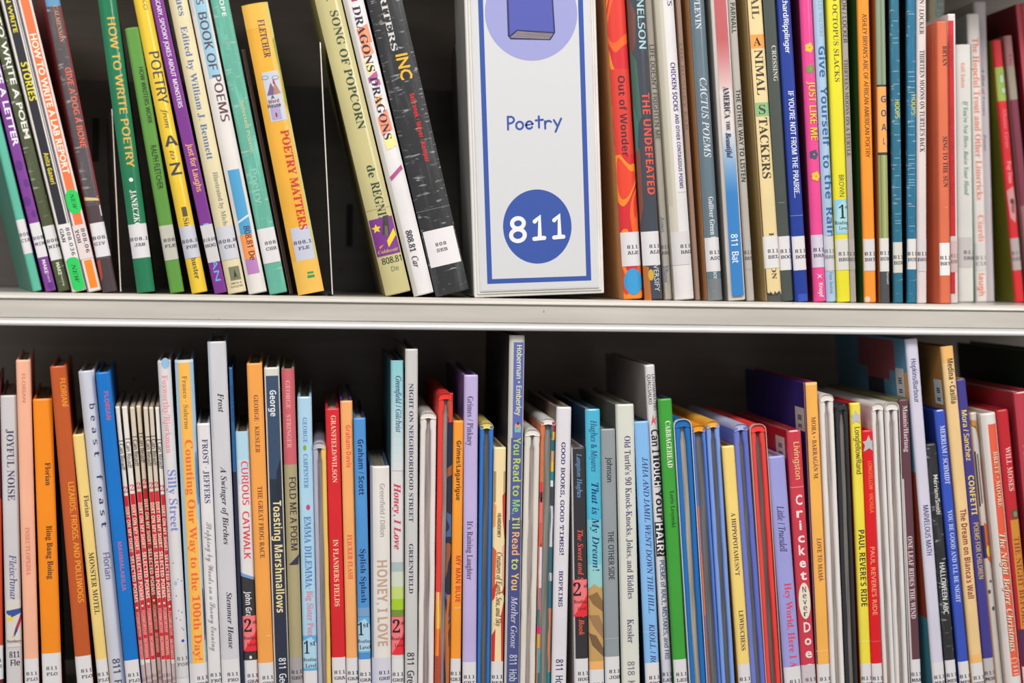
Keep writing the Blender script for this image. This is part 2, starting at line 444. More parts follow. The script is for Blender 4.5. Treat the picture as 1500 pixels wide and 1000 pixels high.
def make_fold(label, A, B, top, cols, cap, page=(150, 146, 140), Y=None, tb=0.30, els_l=(), els_r=(), pinch=0.6, D=0.17, sleeve=None):
    """thin book shelved with its page edges showing between two soft boards joined by a folded cap at the top"""
    fr = Spine(A, B, top, Y, ZL); w, Hh = fr.w, fr.H
    root = make_root(fr, 'thin_bound_book', label, 'book', 'books on the lower shelf')
    ch = 10 * fr.k
    for nm, sx, c, el in (('back_cover', -1, cols[0], els_l), ('front_cover', 1, cols[1], els_r)):
        mb = MB(); th = tb * w
        rows = [(0, 1.0, 0)] + [(Hh * (.2 + .06 * i), 1.0 + random.uniform(-.06, .06), random.uniform(-.03, .03)) for i in range(10)] + [ (Hh - 30 * fr.k, 1.0, 0), (Hh - 24 * fr.k, 1.12, 0.03), (Hh - 15 * fr.k, 1.0 + .35 * pinch, -.02), (Hh - 9 * fr.k, 1.0, 0), (Hh - 6 * fr.k, .9, .05)]
        sec = [(0, 1), (0, .0016), (.12, .0005), (.35, 0), (.65, 0), (.88, .0005), (1, .0016), (1, 1)]
        vs_ = []; fs = []
        for z, q, sh in rows:
            for a, yv in sec:
                x = -w / 2 + sh * th + a * th * q
                vs_.append((x if sx < 0 else -x, D if yv == 1 else yv, z))
        R = len(sec)
        for j in range(len(rows) - 1):
            for i in range(R):
                f = [j * R + i, j * R + (i + 1) % R, (j + 1) * R + (i + 1) % R, (j + 1) * R + i]
                fs.append(f if sx < 0 else f[::-1])
        b0 = list(range(R)); b1 = [(len(rows) - 1) * R + i for i in range(R)]
        fs += [b0[::-1], b1] if sx < 0 else [b0, b1[::-1]]
        mb.add(vs_, fs, mat(c, 'plain', 0.5) if not isinstance(c[0], (tuple, list)) else mat(c, 'art'))
        for y0, y1, c2, *kk in el:
            x0 = -w / 2 + .04 * th; x1 = -w / 2 + th * .96
            if sx > 0: x0, x1 = -x1, -x0
            z0 = max(0, fr.v(y1)); z1 = fr.v(y0)
            mb.add([(x0, .0008, z0), (x0 * .6 + x1 * .4, -.0002, z0), (x1 * .6 + x0 * .4, -.0002, z0), (x1, .0008, z0), (x0, .0008, z1), (x0 * .6 + x1 * .4, -.0002, z1), (x1 * .6 + x0 * .4, -.0002, z1), (x1, .0008, z1)],
                   [[0, 1, 5, 4], [1, 2, 6, 5], [2, 3, 7, 6]], mat(c2, kk[0] if kk else 'print'))
        mb.build(nm, root)
    pb = MB(); chamfer_box(pb, -w / 2 + tb * w * .9, w / 2 - tb * w * .9, 0.0035, D - 0.004, 0.002, Hh - 8 * fr.k, 0.0004, mat(page, 'pages')); pb.build('page_block', root)
    cb = MB(); hw = w / 2; arch = []
    r = min(hw * .8, ch * .9)
    for i in range(7):
        a = math.pi - i * math.pi / 12; arch.append((-hw + r + r * math.cos(a), Hh - r + r * math.sin(a)))
    for i in range(7):
        a = math.pi / 2 - i * math.pi / 12; arch.append((hw - r + r * math.cos(a), Hh - r + r * math.sin(a)))
    arch += [(hw * .86, Hh - ch * 1.1), (hw * .5, Hh - ch * 1.0), (0, Hh - ch * .9), (-hw * .5, Hh - ch * 1.0), (-hw * .86, Hh - ch * 1.1)]
    n = len(arch); vs_ = []
    for yv, q in ((0.0006, .8), (-0.0006, .92), (-0.0006, .97), (0.0012, 1), (D, 1)):
        for x, z in arch: vs_.append((x * (.96 + .04 * q), yv, (z - (Hh - ch * .5)) * q + Hh - ch * .5))
    fs = [list(range(n))[::-1]]
    for j in range(4):
        for i in range(n): fs.append([j * n + i, (j + 1) * n + i, (j + 1) * n + (i + 1) % n, j * n + (i + 1) % n])
    fs.append([4 * n + i for i in range(n)])
    fs = [f[::-1] for f in fs]
    cb.add(vs_, fs, mat(cap, 'plain', 0.4)); cb.build('folded_cap', root)
    if sleeve:
        sb = MB(); o = 1.2 * fr.k
        ln = [(-hw - o, fr.v(1062)), (-hw - o, Hh - r)] + [(x * (1 + o / hw), z + o) for x, z in arch[1:13]] + [(hw + o, Hh - r), (hw + o, fr.v(1062))]
        q = 0.0004; vs_ = []
        for x, z in ln:
            f_ = 1 - q / (hw + o) * 1.6
            vs_ += [(x, -.0008, z), (x * f_, -.0008, z - (q if z > Hh - r else 0)), (x, .004, z)]
        fs = []
        for i in range(len(ln) - 1):
            a = i * 3; fs += [[a, a + 1, a + 4, a + 3], [a, a + 3, a + 5, a + 2]]
        sb.add(vs_, fs, mat(sleeve, 'print', .25)); sb.build('plastic_sleeve', root)
    return root

# ------------------------------------------------------------------ the bookcase
def build_case():
    k = 0.000545
    root = bpy.data.objects.new('bookcase', None); COL.objects.link(root)
    root.location = (0.15, 0.12, ZL); root['label'] = 'beige steel library bookcase with grey-lipped shelves carrying all the books'; root['category'] = 'bookcase'
    x0, x1 = -0.42, 0.72
    def part(mb, name, par): 
        o = mb.build(name); o.parent = par; o.matrix_parent_inverse = Matrix.Translation(-Vector(root.location)) if par == root else Matrix(); return o
    def prof(mb, pts, m):
        n = len(pts); vs_ = [(x0, y, z) for y, z in pts] + [(x1, y, z) for y, z in pts]
        fs = [[i, (i + 1) % n, n + (i + 1) % n, n + i] for i in range(n)] + [list(range(n))[::-1], list(range(n, 2 * n))]
        mb.add(vs_, fs, m)
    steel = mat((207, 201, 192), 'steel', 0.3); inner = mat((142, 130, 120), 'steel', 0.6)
    trim = mat((206, 203, 203), 'metal', 0.36)
    for z in (ZU, ZL, ZU + (ZU - ZL)):
        mb = MB()
        pts = [(0.25, z), (0.0048, z), (0.0036, z - 0.0002), (0.0026, z - 0.0006), (0.0017, z - 0.0013), (0.001, z - 0.0021), (0.0005, z - 0.003), (0.0002, z - 0.0038), (0.0, z - 8 * k), (0.0006, z - 9 * k), (0.0022, z - 9.8 * k), (0.0018, z - 12 * k), (0.0016, z - 35 * k), (0.0024, z - 36.2 * k), (0.0022, z - 45 * k), (0.02, z - 45 * k), (0.02, z - 6 * k), (0.25, z - 6 * k)]
        prof(mb, pts[::-1], steel)
        sh = part(mb, 'shelf', root)
        tb = MB()
        pts = [(0.0022, z - 36.2 * k), (0.0010, z - 36.6 * k), (-0.0001, z - 38.2 * k), (-0.0010, z - 40.5 * k), (-0.0016, z - 43 * k), (-0.0018, z - 45.3 * k), (-0.0015, z - 46.6 * k), (-0.0006, z - 47.4 * k), (0.010, z - 47.8 * k), (0.010, z - 46 * k), (0.0026, z - 45.4 * k)]
        prof(tb, pts[::-1], trim)
        t = tb.build('front_trim'); t.parent = sh
    mb = MB(); chamfer_box(mb, x0, x1, 0.2503, 0.256, ZL - 0.03, ZU + (ZU - ZL), 0.0005, inner)
    bp_ = part(mb, 'back_panel', root)
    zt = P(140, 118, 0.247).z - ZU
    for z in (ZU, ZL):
        mb = MB(); chamfer_box(mb, x0, x1, 0.2465, 0.2500, z + 0.0003, z + zt, 0.0008, mat((92, 86, 80), 'steel', 0.6))  # added darker sheet: its colour gives the shade low on the back
        st = part(mb, 'back_shade_panel', root)
        if z == ZU:
            for px, py in ((140, 205), (512, 330)):
                p = P(px, py, 0.2465); sb = MB()
                chamfer_box(sb, p.x - 0.003, p.x + 0.003, 0.2462, 0.2466, p.z - 0.02, p.z + 0.02, 0.0001, mat((40, 38, 36), 'print', .9))
                o = sb.build('slot'); o.parent = st
build_case()

def bookend(label, A, B, y0, y1, edge, yaw=0.0):
    fr = Frame((A[0], A[1] - 1, A[1] + 1), (B[0], B[1] - 1, B[1] + 1), A[0], y0, ZU)
    r = make_root(fr, 'bookend', label, 'bookend', None, yaw)
    mb = MB(); h = fr.H; d = y1 - y0; t = 0.0009; rr = 0.03
    out = [(0, 0.0012), (0, h - 0.006), (0.002, h - 0.001), (0.006, h)]
    out += [(d - rr + rr * math.sin(a), h - rr + rr * math.cos(a)) for a in [i * math.pi / 12 for i in range(7)]] + [(d, 0.0012)]
    n = len(out)
    vs_ = [(-t / 2, y, z) for y, z in out] + [(t / 2, y, z) for y, z in out]
    face = mat((70, 66, 60), 'steel', .5)
    mb.add(vs_, [list(range(n)), list(range(n, 2 * n))[::-1]], face)
    mb.add(vs_, [[i, (i + 1) % n, n + (i + 1) % n, n + i] for i in range(n)], mat(edge, 'print', .3))
    mb.build('upright_plate', r)
    b = MB(); chamfer_box(b, -0.010, t / 2, 0.0, d, -0.00018, -0.00003, 0.00002, face); b.build('base_plate', r)
bookend('thin steel bookend with pale edge right of the grey scratched book', (158, 164), (428, 177), 0.012, 0.13, (205, 196, 180), 0.17)
bookend('thin steel bookend with pale edge right of the thick orange-yellow book', (60, 469), (431, 487), 0.012, 0.13, (215, 210, 200))
bookend('steel bookend standing against the left side of the white sign block', (64, 668), (434, 688), 0.104, 0.16, (150, 143, 134))

# ------------------------------------------------------------------ the shelf sign
def ribbon(fr, mb, pts, wd, lay, m):
    """round-ended pen stroke through photo points, one non-overlapping strip"""
    q = []
    for x, y in pts:
        p = Vector(((x - (fr.xa + (fr.xb - fr.xa) * (y - fr.ya) / (fr.yb - fr.ya))) * fr.k, fr.v(y)))
        if not q or (p - q[-1]).length > 1e-6: q.append(p)
    r = wd * fr.k / 2; n = len(q); closed = (q[0] - q[-1]).length < 1e-5
    if closed: q.pop(); n -= 1
    vs_ = []; fs = []
    for i in range(n):
        a = q[i - 1] if (i or closed) else q[0]; b = q[(i + 1) % n] if (i < n - 1 or closed) else q[i]
        d0 = (q[i] - a).normalized() if (q[i] - a).length > 1e-9 else (b - q[i]).normalized()
        d1 = (b - q[i]).normalized() if (b - q[i]).length > 1e-9 else d0
        t = (d0 + d1).normalized(); nn = Vector((-t.y, t.x)); s_ = min(1.5, 1 / max(.5, abs(nn.dot(Vector((-d0.y, d0.x))))))
        for sg in (1, -1):
            p = q[i] + nn * r * s_ * sg; vs_.append((p.x, -lay, p.y))
    for i in range(n if closed else n - 1):
        j = (i + 1) % n; fs.append([2 * i + 1, 2 * j + 1, 2 * j, 2 * i])
    mb.add(vs_, fs, m)
    if not closed:
        for c, o in ((q[0], q[1]), (q[-1], q[-2])):
            t = (c - o).normalized(); a0 = math.atan2(t.y, t.x)
            mb.add([(c.x + r * math.cos(a0 + x), -lay, c.y + r * math.sin(a0 + x)) for x in [(-.5 + j / 8) * math.pi for j in range(9)]], [list(range(9))], m)
def arc(cx, cy, rx, ry, a0, a1, n=20):
    return [(cx + rx * math.cos(math.radians(a0 + (a1 - a0) * i / n)), cy + ry * math.sin(math.radians(a0 + (a1 - a0) * i / n))) for i in range(n + 1)]
def build_sign():
    fr = Spine((0, 682, 873), (430, 695, 887), -95, 0.006, ZU); fr.B = 0.0
    r = make_root(fr, 'shelf_sign', 'white block sign lettered Poetry 811 standing between the books', 'sign', None)
    w, Hh, k = fr.w, fr.H, fr.k
    plast = mat((228, 226, 222), 'gloss', .3)
    mb = MB(); chamfer_box(mb, -w / 2, w / 2, 0.004, 0.095, 0, Hh, 0.002, plast)
    mb.build('sign_block', r)
    mb = MB()
    for i, (q, d) in enumerate(((0.0, 0.0042), (0.0022, 0.003), (0.0042, 0.0018))):
        chamfer_box(mb, -w / 2 + q, w / 2 - q, d - 0.0022, d, q, Hh - q, 0.0007, plast)
    mb.build('clear_front', r)
    ib = MB(); lay0 = 0.0006
    paper = mat((212, 212, 216), 'print', .35); blue = mat((60, 88, 165), 'print', .35); lil = mat((158, 160, 212), 'print', .35)
    def X(x, y): return (x - (fr.xa + (fr.xb - fr.xa) * (y - fr.ya) / (fr.yb - fr.ya))) * k
    u0, u1 = -w / 2 + 0.0055, w / 2 - 0.0055
    fr.strip(ib, u0, u1, 0.0055, Hh - 0.0055, lay0, paper)
    yb = 411; bw = 7.2 * k
    ua, ub = X(714, yb), X(866, yb - 5); va = fr.v(yb + 2)
    for q in ((ua, ua + bw, va, Hh - 0.012), (ub - bw, ub, va, Hh - 0.012), (ua, ub, va, va + bw * .95), (ua, ub, Hh - 0.012 - bw, Hh - 0.012)):
        lay0 += 0.000006; fr.strip(ib, *q, lay0 + 0.00003, blue)
    def disc(cx, cy, rx, ry, lay, m):
        u, v = X(cx, cy), fr.v(cy)
        fr.flat(ib, [(u + rx * k * math.cos(a), v + ry * k * math.sin(a)) for a in [i * math.pi / 40 for i in range(80)]], lay, m)
    disc(778, 19, 67, 68, lay0 + 0.00003, lil); disc(787, 331, 50, 53.5, lay0 + 0.00003, blue)
    def poly(pts, lay, m): ib.add([(X(x, y), -lay, fr.v(y)) for x, y in pts], [list(range(len(pts)))[::-1]], m)
    ol = mat((52, 56, 100), 'print', .4)
    poly([(741, -42), (807, -44), (813, 48), (806, 59), (748, 57), (744, 52)], lay0 + 0.00006, ol)
    poly([(743.5, -40), (805, -42), (810.5, 47), (757, 43), (747, 51)], lay0 + 0.00009, mat((86, 92, 176), 'print', .4))
    poly([(748, 54), (758, 45.5), (809.5, 49.5), (804, 57)], lay0 + 0.00009, mat((172, 158, 150), 'print', .4))
    for i in range(4):
        ribbon(fr, ib, [(751 + i * 2, 52.5 - i * 1.8), (804.5 + i, 55.5 - i * 1.7)], 0.8, lay0 + 0.00012 + i * 0.00001, ol)
    L_ = lay0 + 0.00006; pen = 4.2
    # Poetry, handwritten print letters
    for st in ([(744, 169), (744.4, 188)], [(744, 169.5)] + arc(746.5, 174, 6.5, 5, -70, 90, 10) + [(744.3, 179.5)],
               arc(761.2, 182.3, 5.1, 5.5, 0, 360), [(770.6, 182)] + [(780, 181)] + arc(775.2, 182, 4.8, 5.4, -10, -325, 18),
               [(789, 169.5), (789.4, 186)], [(784.5, 175.5), (795, 174.6)], [(798, 177), (798.4, 187.6)], [(798.2, 181)] + arc(803.2, 181, 4.7, 4.6, 180, 320, 8),
               [(811, 175.5), (816.3, 184.5)], [(821.5, 173.5), (813.5, 192.5)]):
        L_ += 0.000012; ribbon(fr, ib, st, 2.9, L_, blue)
    # 811
    wt = mat((236, 237, 242), 'print', .35)
    for st in (arc(758.6, 325.5, 8.6, 7.6, 0, 360), arc(758.6, 342.8, 10, 8.6, 0, 360),
               [(783, 323.5), (790, 317.5), (790.5, 348)], [(782.5, 349), (792, 348.2), (797, 348)],
               [(811.5, 322.5), (818.5, 316.5), (819.5, 347)], [(811.5, 347.8), (820, 347.2), (825, 347)]):
        L_ += 0.000012; ribbon(fr, ib, st, 6.0, L_, wt)
    ib.build('printed_insert', r)
build_sign()

# ------------------------------------------------------------------ upper shelf, left of the sign
GR = (205, 203, 205); DK = (38, 36, 40)
bk('teal-green book leaning at the far left end of the upper shelf', (210, -4, 14), (427, 47, 64), -40, (92, 184, 158), side=(60, 140, 122), yaw=0.235, els=[
    L(321, '808|CIA', .1)])
bk('purple book beside the teal-green one, white lettering, upper shelf', (210, 10, 29), (427, 65.5, 85), -60, (124, 58, 148), shape='p', yaw=0.235, els=[
    T('HOW TO WRITE A LETTER', -25, 214, 8.5, .12, (240, 236, 236), 'd'), O(242, -.1, 8, 5, (96, 44, 128)), O(268, .2, 6, 4, (100, 46, 130)), O(294, -.2, 7, 5, (98, 44, 128)), O(313, .2, 5, 4, (100, 46, 130)),
    L(326, '808|MIN', .05), T('MAKE', 380, 400, 5, 0, (235, 225, 235), 'd'), T('Learning', 401, 418, 3, .1, (225, 215, 230)), O(418, .1, 5, 5, (96, 44, 128))])
bk('dark olive-green book between the purple and the black-and-white ones', (210, 31, 49), (427, 86, 103.5), -60, (74, 82, 52), shape='p', kind='worn', yaw=0.235, els=[
    T('HOW TO WRITE A POEM', -30, 203, 8.5, .12, (235, 234, 225), 'd'), L(330, '808|MIN', .05), T('MAKE', 384, 402, 5, 0, (225, 225, 205), 'd'), T('Learning', 403, 418, 3, .1, (205, 205, 185))])
bk('black book with white edges and yellow lettering, round green sticker at its foot', (0, 2.5, 23), (427, 106, 128), -50, (222, 216, 208), shape='p', yaw=0.235, els=[
    Bd(-80, 327, (34, 34, 46), -.36, .26), Bd(-80, 430, (48, 46, 84), .38, .43), T('I CAN WRITE', -30, 47, 6, -.05, (225, 208, 40), 'd'), T('STORIES', 90, 146, 10, 0, (228, 212, 40), 'b'), T('Anita Ganeri', 222, 268, 6.5, -.02, (225, 210, 50), 'b'),
    L(327, '808.036|GAN', 0, 380, (226, 222, 222), rot=True), K('round_sticker', 381, 420, -.4, .5, (30, 200, 84), [Bd(381, 420, (36, 200, 92), -.44, .47), O(381, .0, 5, 9, (36, 200, 92)), O(420, .02, 5, 9, (36, 200, 92)), T('NEW', 386, 414, 6, 0, (30, 50, 40), 'i')])])
bk('orange and white book with a round green sticker halfway down its spine', (0, 24, 47), (430, 130, 149), -60, (224, 216, 212), shape='p', yaw=0.235, els=[
    Bd(-80, 328, (240, 118, 66), -.28, .34), Bd(-90, 430, (60, 54, 98), -.49, -.43), T('HOW TO WRITE A LAB REPORT', 49, 253, 9, .03, (250, 238, 226), 'd'),
    L(328, '808.06|YOH', 0, 378, (226, 210, 208), rot=True), Bd(380, 421, (250, 136, 34), -.26, .3), K('round_sticker', 275, 313, -.4, .5, (30, 200, 84), [O(294, .03, 19, 11.5, (36, 202, 92)), T('NEW', 282, 306, 6, .03, (30, 60, 40), 'i')])])
bk('scratched grey book with red covers, last before the pale-edged bookend at far left', (0, 67, 87), (425, 150, 173.5), -25, (84, 75, 80), side=(150, 44, 46), kind='worn', yaw=0.235, els=[
    Bd(-20, 300, (190, 60, 58), .43, .5), Bd(-30, 9, (96, 150, 186)), T('CALMENSON', 8, 62, 6, .1, (220, 150, 110), 'I'), T('GIVE A DOG A BONE', 98, 215, 8, .1, (242, 108, 78), 'n'),
    Bd(300, 326, (76, 60, 64)), Pg([(-.5, 286), (.4, 290), (.5, 294), (-.5, 291)], (216, 190, 140)), Bd(300, 316, (220, 225, 235), .38, .46), L(325, '808.|GIV', -.1), Bd(378, 440, (70, 56, 60)), Pg([(-.5, 380), (-.3, 378), (-.36, 405), (-.5, 410)], (180, 70, 50))])
bk('green book with gold and white lettering right of the first bookend', (0, 143, 170.5), (428, 201, 227), -3, (32, 122, 84), side=(22, 82, 56), kind='gloss', shape='r', els=[
    T('HOW TO WRITE POETRY', 25, 243, 11, .08, (222, 176, 74), 'n'), O(262, 0, 3, 3, (235, 235, 225)), T('JANECZKO', 277, 332, 8.5, .03, (230, 232, 224), 'R'),
    L(327, '808.1|JAN', .0)])
bk('shorter light-green book between the dark green and the yellow ones', (40, 184, 209), (430, 246, 274), 40, (92, 148, 62), side=(60, 100, 40), els=[
    T('HOW WRITERS WORK', 98, 180, 6.5, .16, (30, 46, 22), 'n'), T('RALPH FLETCHER', 212, 276, 8.5, .1, (30, 46, 22), 's'), L(329, '808|FLE', .05, 380, (190, 188, 176))])
bk('bright yellow book with grey lettering ending in a bold Z', (0, 190, 219), (430, 277, 308), -45, (240, 202, 60), kind='gloss', shape='r', els=[
    T('JANECZKO', -45, 15, 6, .16, (130, 108, 40), 's'), T('POETRY', 75, 150, 14, .1, (76, 74, 76), 'n'), T('from', 158, 186, 8, .08, (110, 96, 60), 'i'), H('A', 205, .08, 19, 15, (66, 66, 76), 'b'),
    T('to', 219, 232, 8, .05, (110, 96, 60), 'i'), H('Z', 246, .04, 16, 17, (66, 66, 76), 'b'), Bd(302, 316, (92, 84, 52), -.1, .22), T('Simon & Schuster', 318, 408, 8, .06, (84, 78, 60), 'r'), L(330, '808.1|POE', .05, 377, (200, 200, 212))])
bk('purple paperback with white and gold lettering between the yellow and cream books', (0, 220, 239), (430, 314, 333.5), -30, (122, 50, 140), shape='p', els=[
    T('SCARY, SPOOKY JOKES ABOUT MONSTERS', -2, 156, 6.2, .02, (240, 228, 240), 'n'), T('Just for Laughs', 209, 279, 8, .08, (240, 182, 84), 'n'), T('HOGAN', 326, 411, 8, .02, (110, 170, 226), 's'),
    L(328, '818.60|HOG', .0, 383, (206, 202, 204))])
bk('cream book with blue lettering and a small square emblem at its foot', (0, 246, 275), (430, 335, 361), -60, (224, 212, 172), side=(190, 176, 136), shape='r', els=[
    T('Virtues', -35, 23, 11, .1, (90, 118, 160), 'r'), T('Edited by William J. Bennett', 38, 232, 9.5, .02, (84, 114, 164), 'r'), T('Illustrated by Michael', 251, 340, 7, .12, (130, 130, 130), 'r'),
    L(330, '808.8|CHI', .1, 379, (204, 204, 212)), Bd(390, 410, (120, 124, 96), -.22, .36), Pg([(-.02, 408), (.08, 394), (.2, 408), (.1, 404)], (50, 52, 44)), H('SIMON &', 414, .05, 16, 3, (120, 116, 90), 's'), H('SCHUSTER', 419, .05, 18, 3, (120, 116, 90), 's')])
bk('white book with a pale blue title panel and stacked blue, orange and purple blocks', (0, 277, 304), (430, 364, 392), -60, (228, 222, 218), shape='r', els=[
    Bd(-80, 113, (150, 196, 216), -.26, .38), Bd(-80, 20, (205, 206, 206), -.5, -.36), T("CHILDREN'S", -75, 6, 10, .05, (96, 70, 84), 'n'), T('BOOK OF', 18, 101, 12, .06, (90, 64, 78), 'n'), T('POEMS', 109, 176, 12, .14, (96, 68, 80), 'n'),
    Bd(247, 343, (78, 160, 206), -.3, .34), Pg([(-.3, 322), (.34, 314), (.34, 317), (-.3, 325)], (210, 226, 234)), Bd(342, 378, (240, 150, 84), -.34, .32), Bd(378, 400, (184, 128, 186), -.34, .32), T('808.81 De', 330, 380, 8.5, .1, (52, 40, 50), 'n')])
bk('scuffed teal book between the white one and the thick orange-yellow one', (0, 309, 334), (430, 394, 422), -40, (98, 172, 152), side=(62, 116, 104), kind='worn', els=[
    T('PENELOPE', -42, 24, 6, .1, (222, 232, 224), 'b'), T('THE LITTLE', 50, 72, 5, -.05, (150, 205, 188), 'n'), T('Selected Poems', 146, 222, 5, .12, (206, 200, 140), 'n'), T('Poetry', 246, 296, 9, -.02, (140, 200, 182), 'n'),
    L(333, '808|CHR', .1, 384), Bd(392, 404, (120, 186, 166), -.3, -.26)])
bk('thin brown-edged booklet pushed in behind the scuffed teal book', (70, 353, 359), (400, 418, 424), 72, (110, 84, 78), side=(120, 110, 104), shape='p', Y=0.035, D=0.15, els=[Bd(60, 440, (170, 165, 158), -.5, -.3), Bd(120, 440, (120, 60, 56), .0, .15)])
bk('thick orange-yellow book with red lettering and a drawing, left of the second bookend', (10, 352, 395), (430, 438, 474), 5, (240, 178, 64), right=(178, 186, 110), kind='gloss', shape='r', els=[
    Bd(0, 40, (238, 184, 76)), Bd(-10, 440, (202, 200, 128), .43, .5), Pg([(.4, 60), (.5, 55), (.5, 170), (.42, 150), (.45, 110)], (150, 160, 70)), T('FLETCHER', 29, 84, 10, .12, (64, 60, 84), 'R'), Bd(104, 176, (196, 204, 214), -.24, .38),
    Pg([(-.2, 138), (.02, 120), (.2, 138)], (120, 92, 130)), Pg([(.05, 138), (.16, 118), (.34, 137)], (176, 130, 110)), Pg([(.1, 122), (.15, 110), (.2, 124)], (176, 70, 70)), Bd(154, 174, (176, 160, 200), -.18, .2), Bd(164, 170, (110, 60, 80), -.02, .04), O(112, -.14, 3, 5, (120, 130, 150)), O(112, -.14, 2, 4, (196, 204, 214)), O(114, .24, 3, 5, (120, 130, 150)), O(114, .24, 2, 4, (200, 206, 214)),
    H('A', 141, 0, 5, 5, (60, 40, 50), 'b'), H('Word', 147, 0, 16, 5, (150, 50, 60), 'b'), H('House', 153, 0, 19, 5.5, (50, 46, 56), 'b'),
    T('POETRY MATTERS', 190, 336, 12, .2, (206, 52, 48), 'R'), Bd(380, 440, (236, 186, 84)), L(332, '808.1|FLE', .05, 381, (196, 198, 214), -.32, .42), Bd(398, 401, (40, 150, 90), 0, .24), Bd(403, 407, (40, 150, 90), -.02, .26)])
bk('thick olive-cream book with dark green lettering and a purple award sticker', (0, 461, 500), (430, 564.6, 602.6), -60, (202, 192, 138), side=(172, 162, 110), shape='r', kind='gloss', els=[
    T('A', -14, 2, 12, .1, (48, 70, 54), 'r'), T('SONG OF POPCORN', 16, 188, 12, .12, (48, 70, 54), 'r'), T('de', 241, 259, 12, .1, (48, 70, 54), 'r'), T('REGNIERS', 266, 345, 13, .12, (48, 70, 54), 'r'), Bd(304, 305, (170, 160, 108)),
    K('award_sticker', 318, 372, -.47, .47, (124, 52, 138), [St(332, -.25, 7, (240, 214, 50)), Pg([(.05, 352), (.42, 336), (.46, 346), (.06, 362)], (238, 208, 40)), Pg([(-.3, 358), (-.1, 356), (-.3, 362)], (230, 150, 60)), Pg([(.12, 316), (.34, 316), (.2, 346), (-.08, 342)], (66, 60, 62)), Pg([(.1, 330), (.2, 332), (.14, 346), (.02, 344)], (110, 100, 100)), H('Caldecott', 366, 0, 30, 5, (210, 190, 90), 'I')]),
    H('808.81', 380, .05, 29, 9, (46, 64, 50), 'n'), H('De', 393, .1, 11, 7, (130, 140, 110), 'n')])
bk('white book with dark letters over coloured patches, between olive-cream and black books', (0, 502, 533), (430, 606, 636), -60, (230, 226, 226), side=(176, 170, 160), shape='r', els=[
    Bd(-80, 440, (206, 202, 196), -.5, -.3), Pg([(-.2, 42), (.4, 36), (.44, 62), (-.1, 70)], (242, 150, 110)), Pg([(-.2, 66), (.3, 62), (.4, 78), (-.16, 84)], (246, 160, 120)), Pg([(-.2, 88), (.1, 84), (.2, 106), (-.16, 108)], (240, 226, 160)), Bd(-8, 2, (176, 60, 100), -.1, .2), Pg([(-.2, 112), (.3, 104), (.32, 112), (-.2, 120)], (186, 90, 150)), Pg([(.1, 118), (.34, 116), (.36, 124), (.1, 126)], (186, 90, 150)), Pg([(-.1, 142), (.3, 138), (.1, 154), (-.14, 156)], (248, 186, 120)), Pg([(-.2, 170), (.36, 160), (.4, 190), (-.16, 196)], (244, 150, 112)), Pg([(-.16, 200), (.4, 196), (.42, 214), (-.12, 218)], (238, 230, 150)), Pg([(-.3, 256), (.4, 242), (.44, 248), (-.26, 262)], (180, 84, 136)),
    T('DRAGONS', 9, 104, 11.5, .06, (58, 42, 70), 'R'), T('DRAGONS', 112, 203, 11.5, .08, (54, 44, 72), 'R'), T('808.81  Car', 336, 390, 9, -.02, (70, 66, 80), 'i')])
bk('thick scuffed black book with silver and gold lettering, left of the sign block', (0, 535, 592), (430, 640, 687), -60, (46, 46, 50), kind='worn', shape='r', els=[
    T('WRITERS', -32, 73, 9, -.04, (214, 210, 206), 'r'), T('INC', 79, 116, 17, .12, (232, 180, 50), 'd'), T('Sebranek / Meyer / Kemper', 137, 237, 6.5, .15, (226, 40, 44), 'b'), Bd(304, 305, (110, 110, 104)),
    L(334, '808|SEB', -.02, 387, (232, 228, 230), -.45, .46)])

# ------------------------------------------------------------------ upper shelf, right of the sign
bk('orange and red patterned book with a round blue sticker, right of the sign block', (0, 889, 916), (440, 915, 943), -60, ((232, 70, 44), (246, 140, 40), (214, 44, 52), (240, 104, 40), (224, 60, 48)), side=(216, 160, 104), shape='r', els=[
    Bd(100, 225, (220, 62, 50)), T('Out of Wonder', 110, 228, 10, .02, (74, 40, 54), 'b'), L(339, '811|ALE', .08), K('round_sticker', 393, 432, -.4, .5, (70, 160, 214), [O(412, .03, 19, 13.5, (60, 156, 212))])])
bk('dark blue-grey book with red letters down it, second right of the sign', (0, 919, 946), (440, 946, 971), -60, (70, 74, 84), side=(110, 66, 56), kind='gloss', shape='r', Y=0.006, els=[
    Pg([(-.5, -10), (-.1, 20), (-.2, 60), (-.5, 90)], (110, 70, 62)), Pg([(-.5, 70), (-.2, 90), (-.1, 170), (-.5, 190)], (66, 100, 88)), Pg([(-.5, 200), (-.3, 220), (-.3, 300), (-.5, 330)], (130, 74, 60)), Pg([(-.5, 150), (-.3, 180), (-.4, 220), (-.5, 220)], (60, 120, 110)),
    T('NELSON', -2, 70, 10.5, .2, (170, 210, 214), 'n'), T('THE UNDEFEATED', 135, 284, 11.5, .2, (234, 84, 64), 'b'), L(338, '811|ALE', .3), Pg([(-.5, 388), (-.2, 390), (-.15, 440), (-.5, 440)], (190, 110, 50)), O(402, -.1, 8, 4, (206, 170, 60)), T('VERSIFY', 387, 427, 8, .22, (200, 202, 206), 's')])
bk('thin grey-beige book with handwritten lettering, third right of the sign', (0, 945, 957), (440, 972, 987), -50, (186, 180, 168), Y=0.016, els=[
    T("LIFE DOESN'T FRIGHTEN ME", 65, 203, 6.5, .02, (96, 92, 88), 'n'), T('Jones', 316, 340, 5, -.1, (70, 110, 150), 'i'), T('Shana', 388, 413, 6, -.1, (74, 110, 160), 'i'), L(339, '811|ANG', .1, col=(182, 178, 174), tc=(90, 86, 86))])
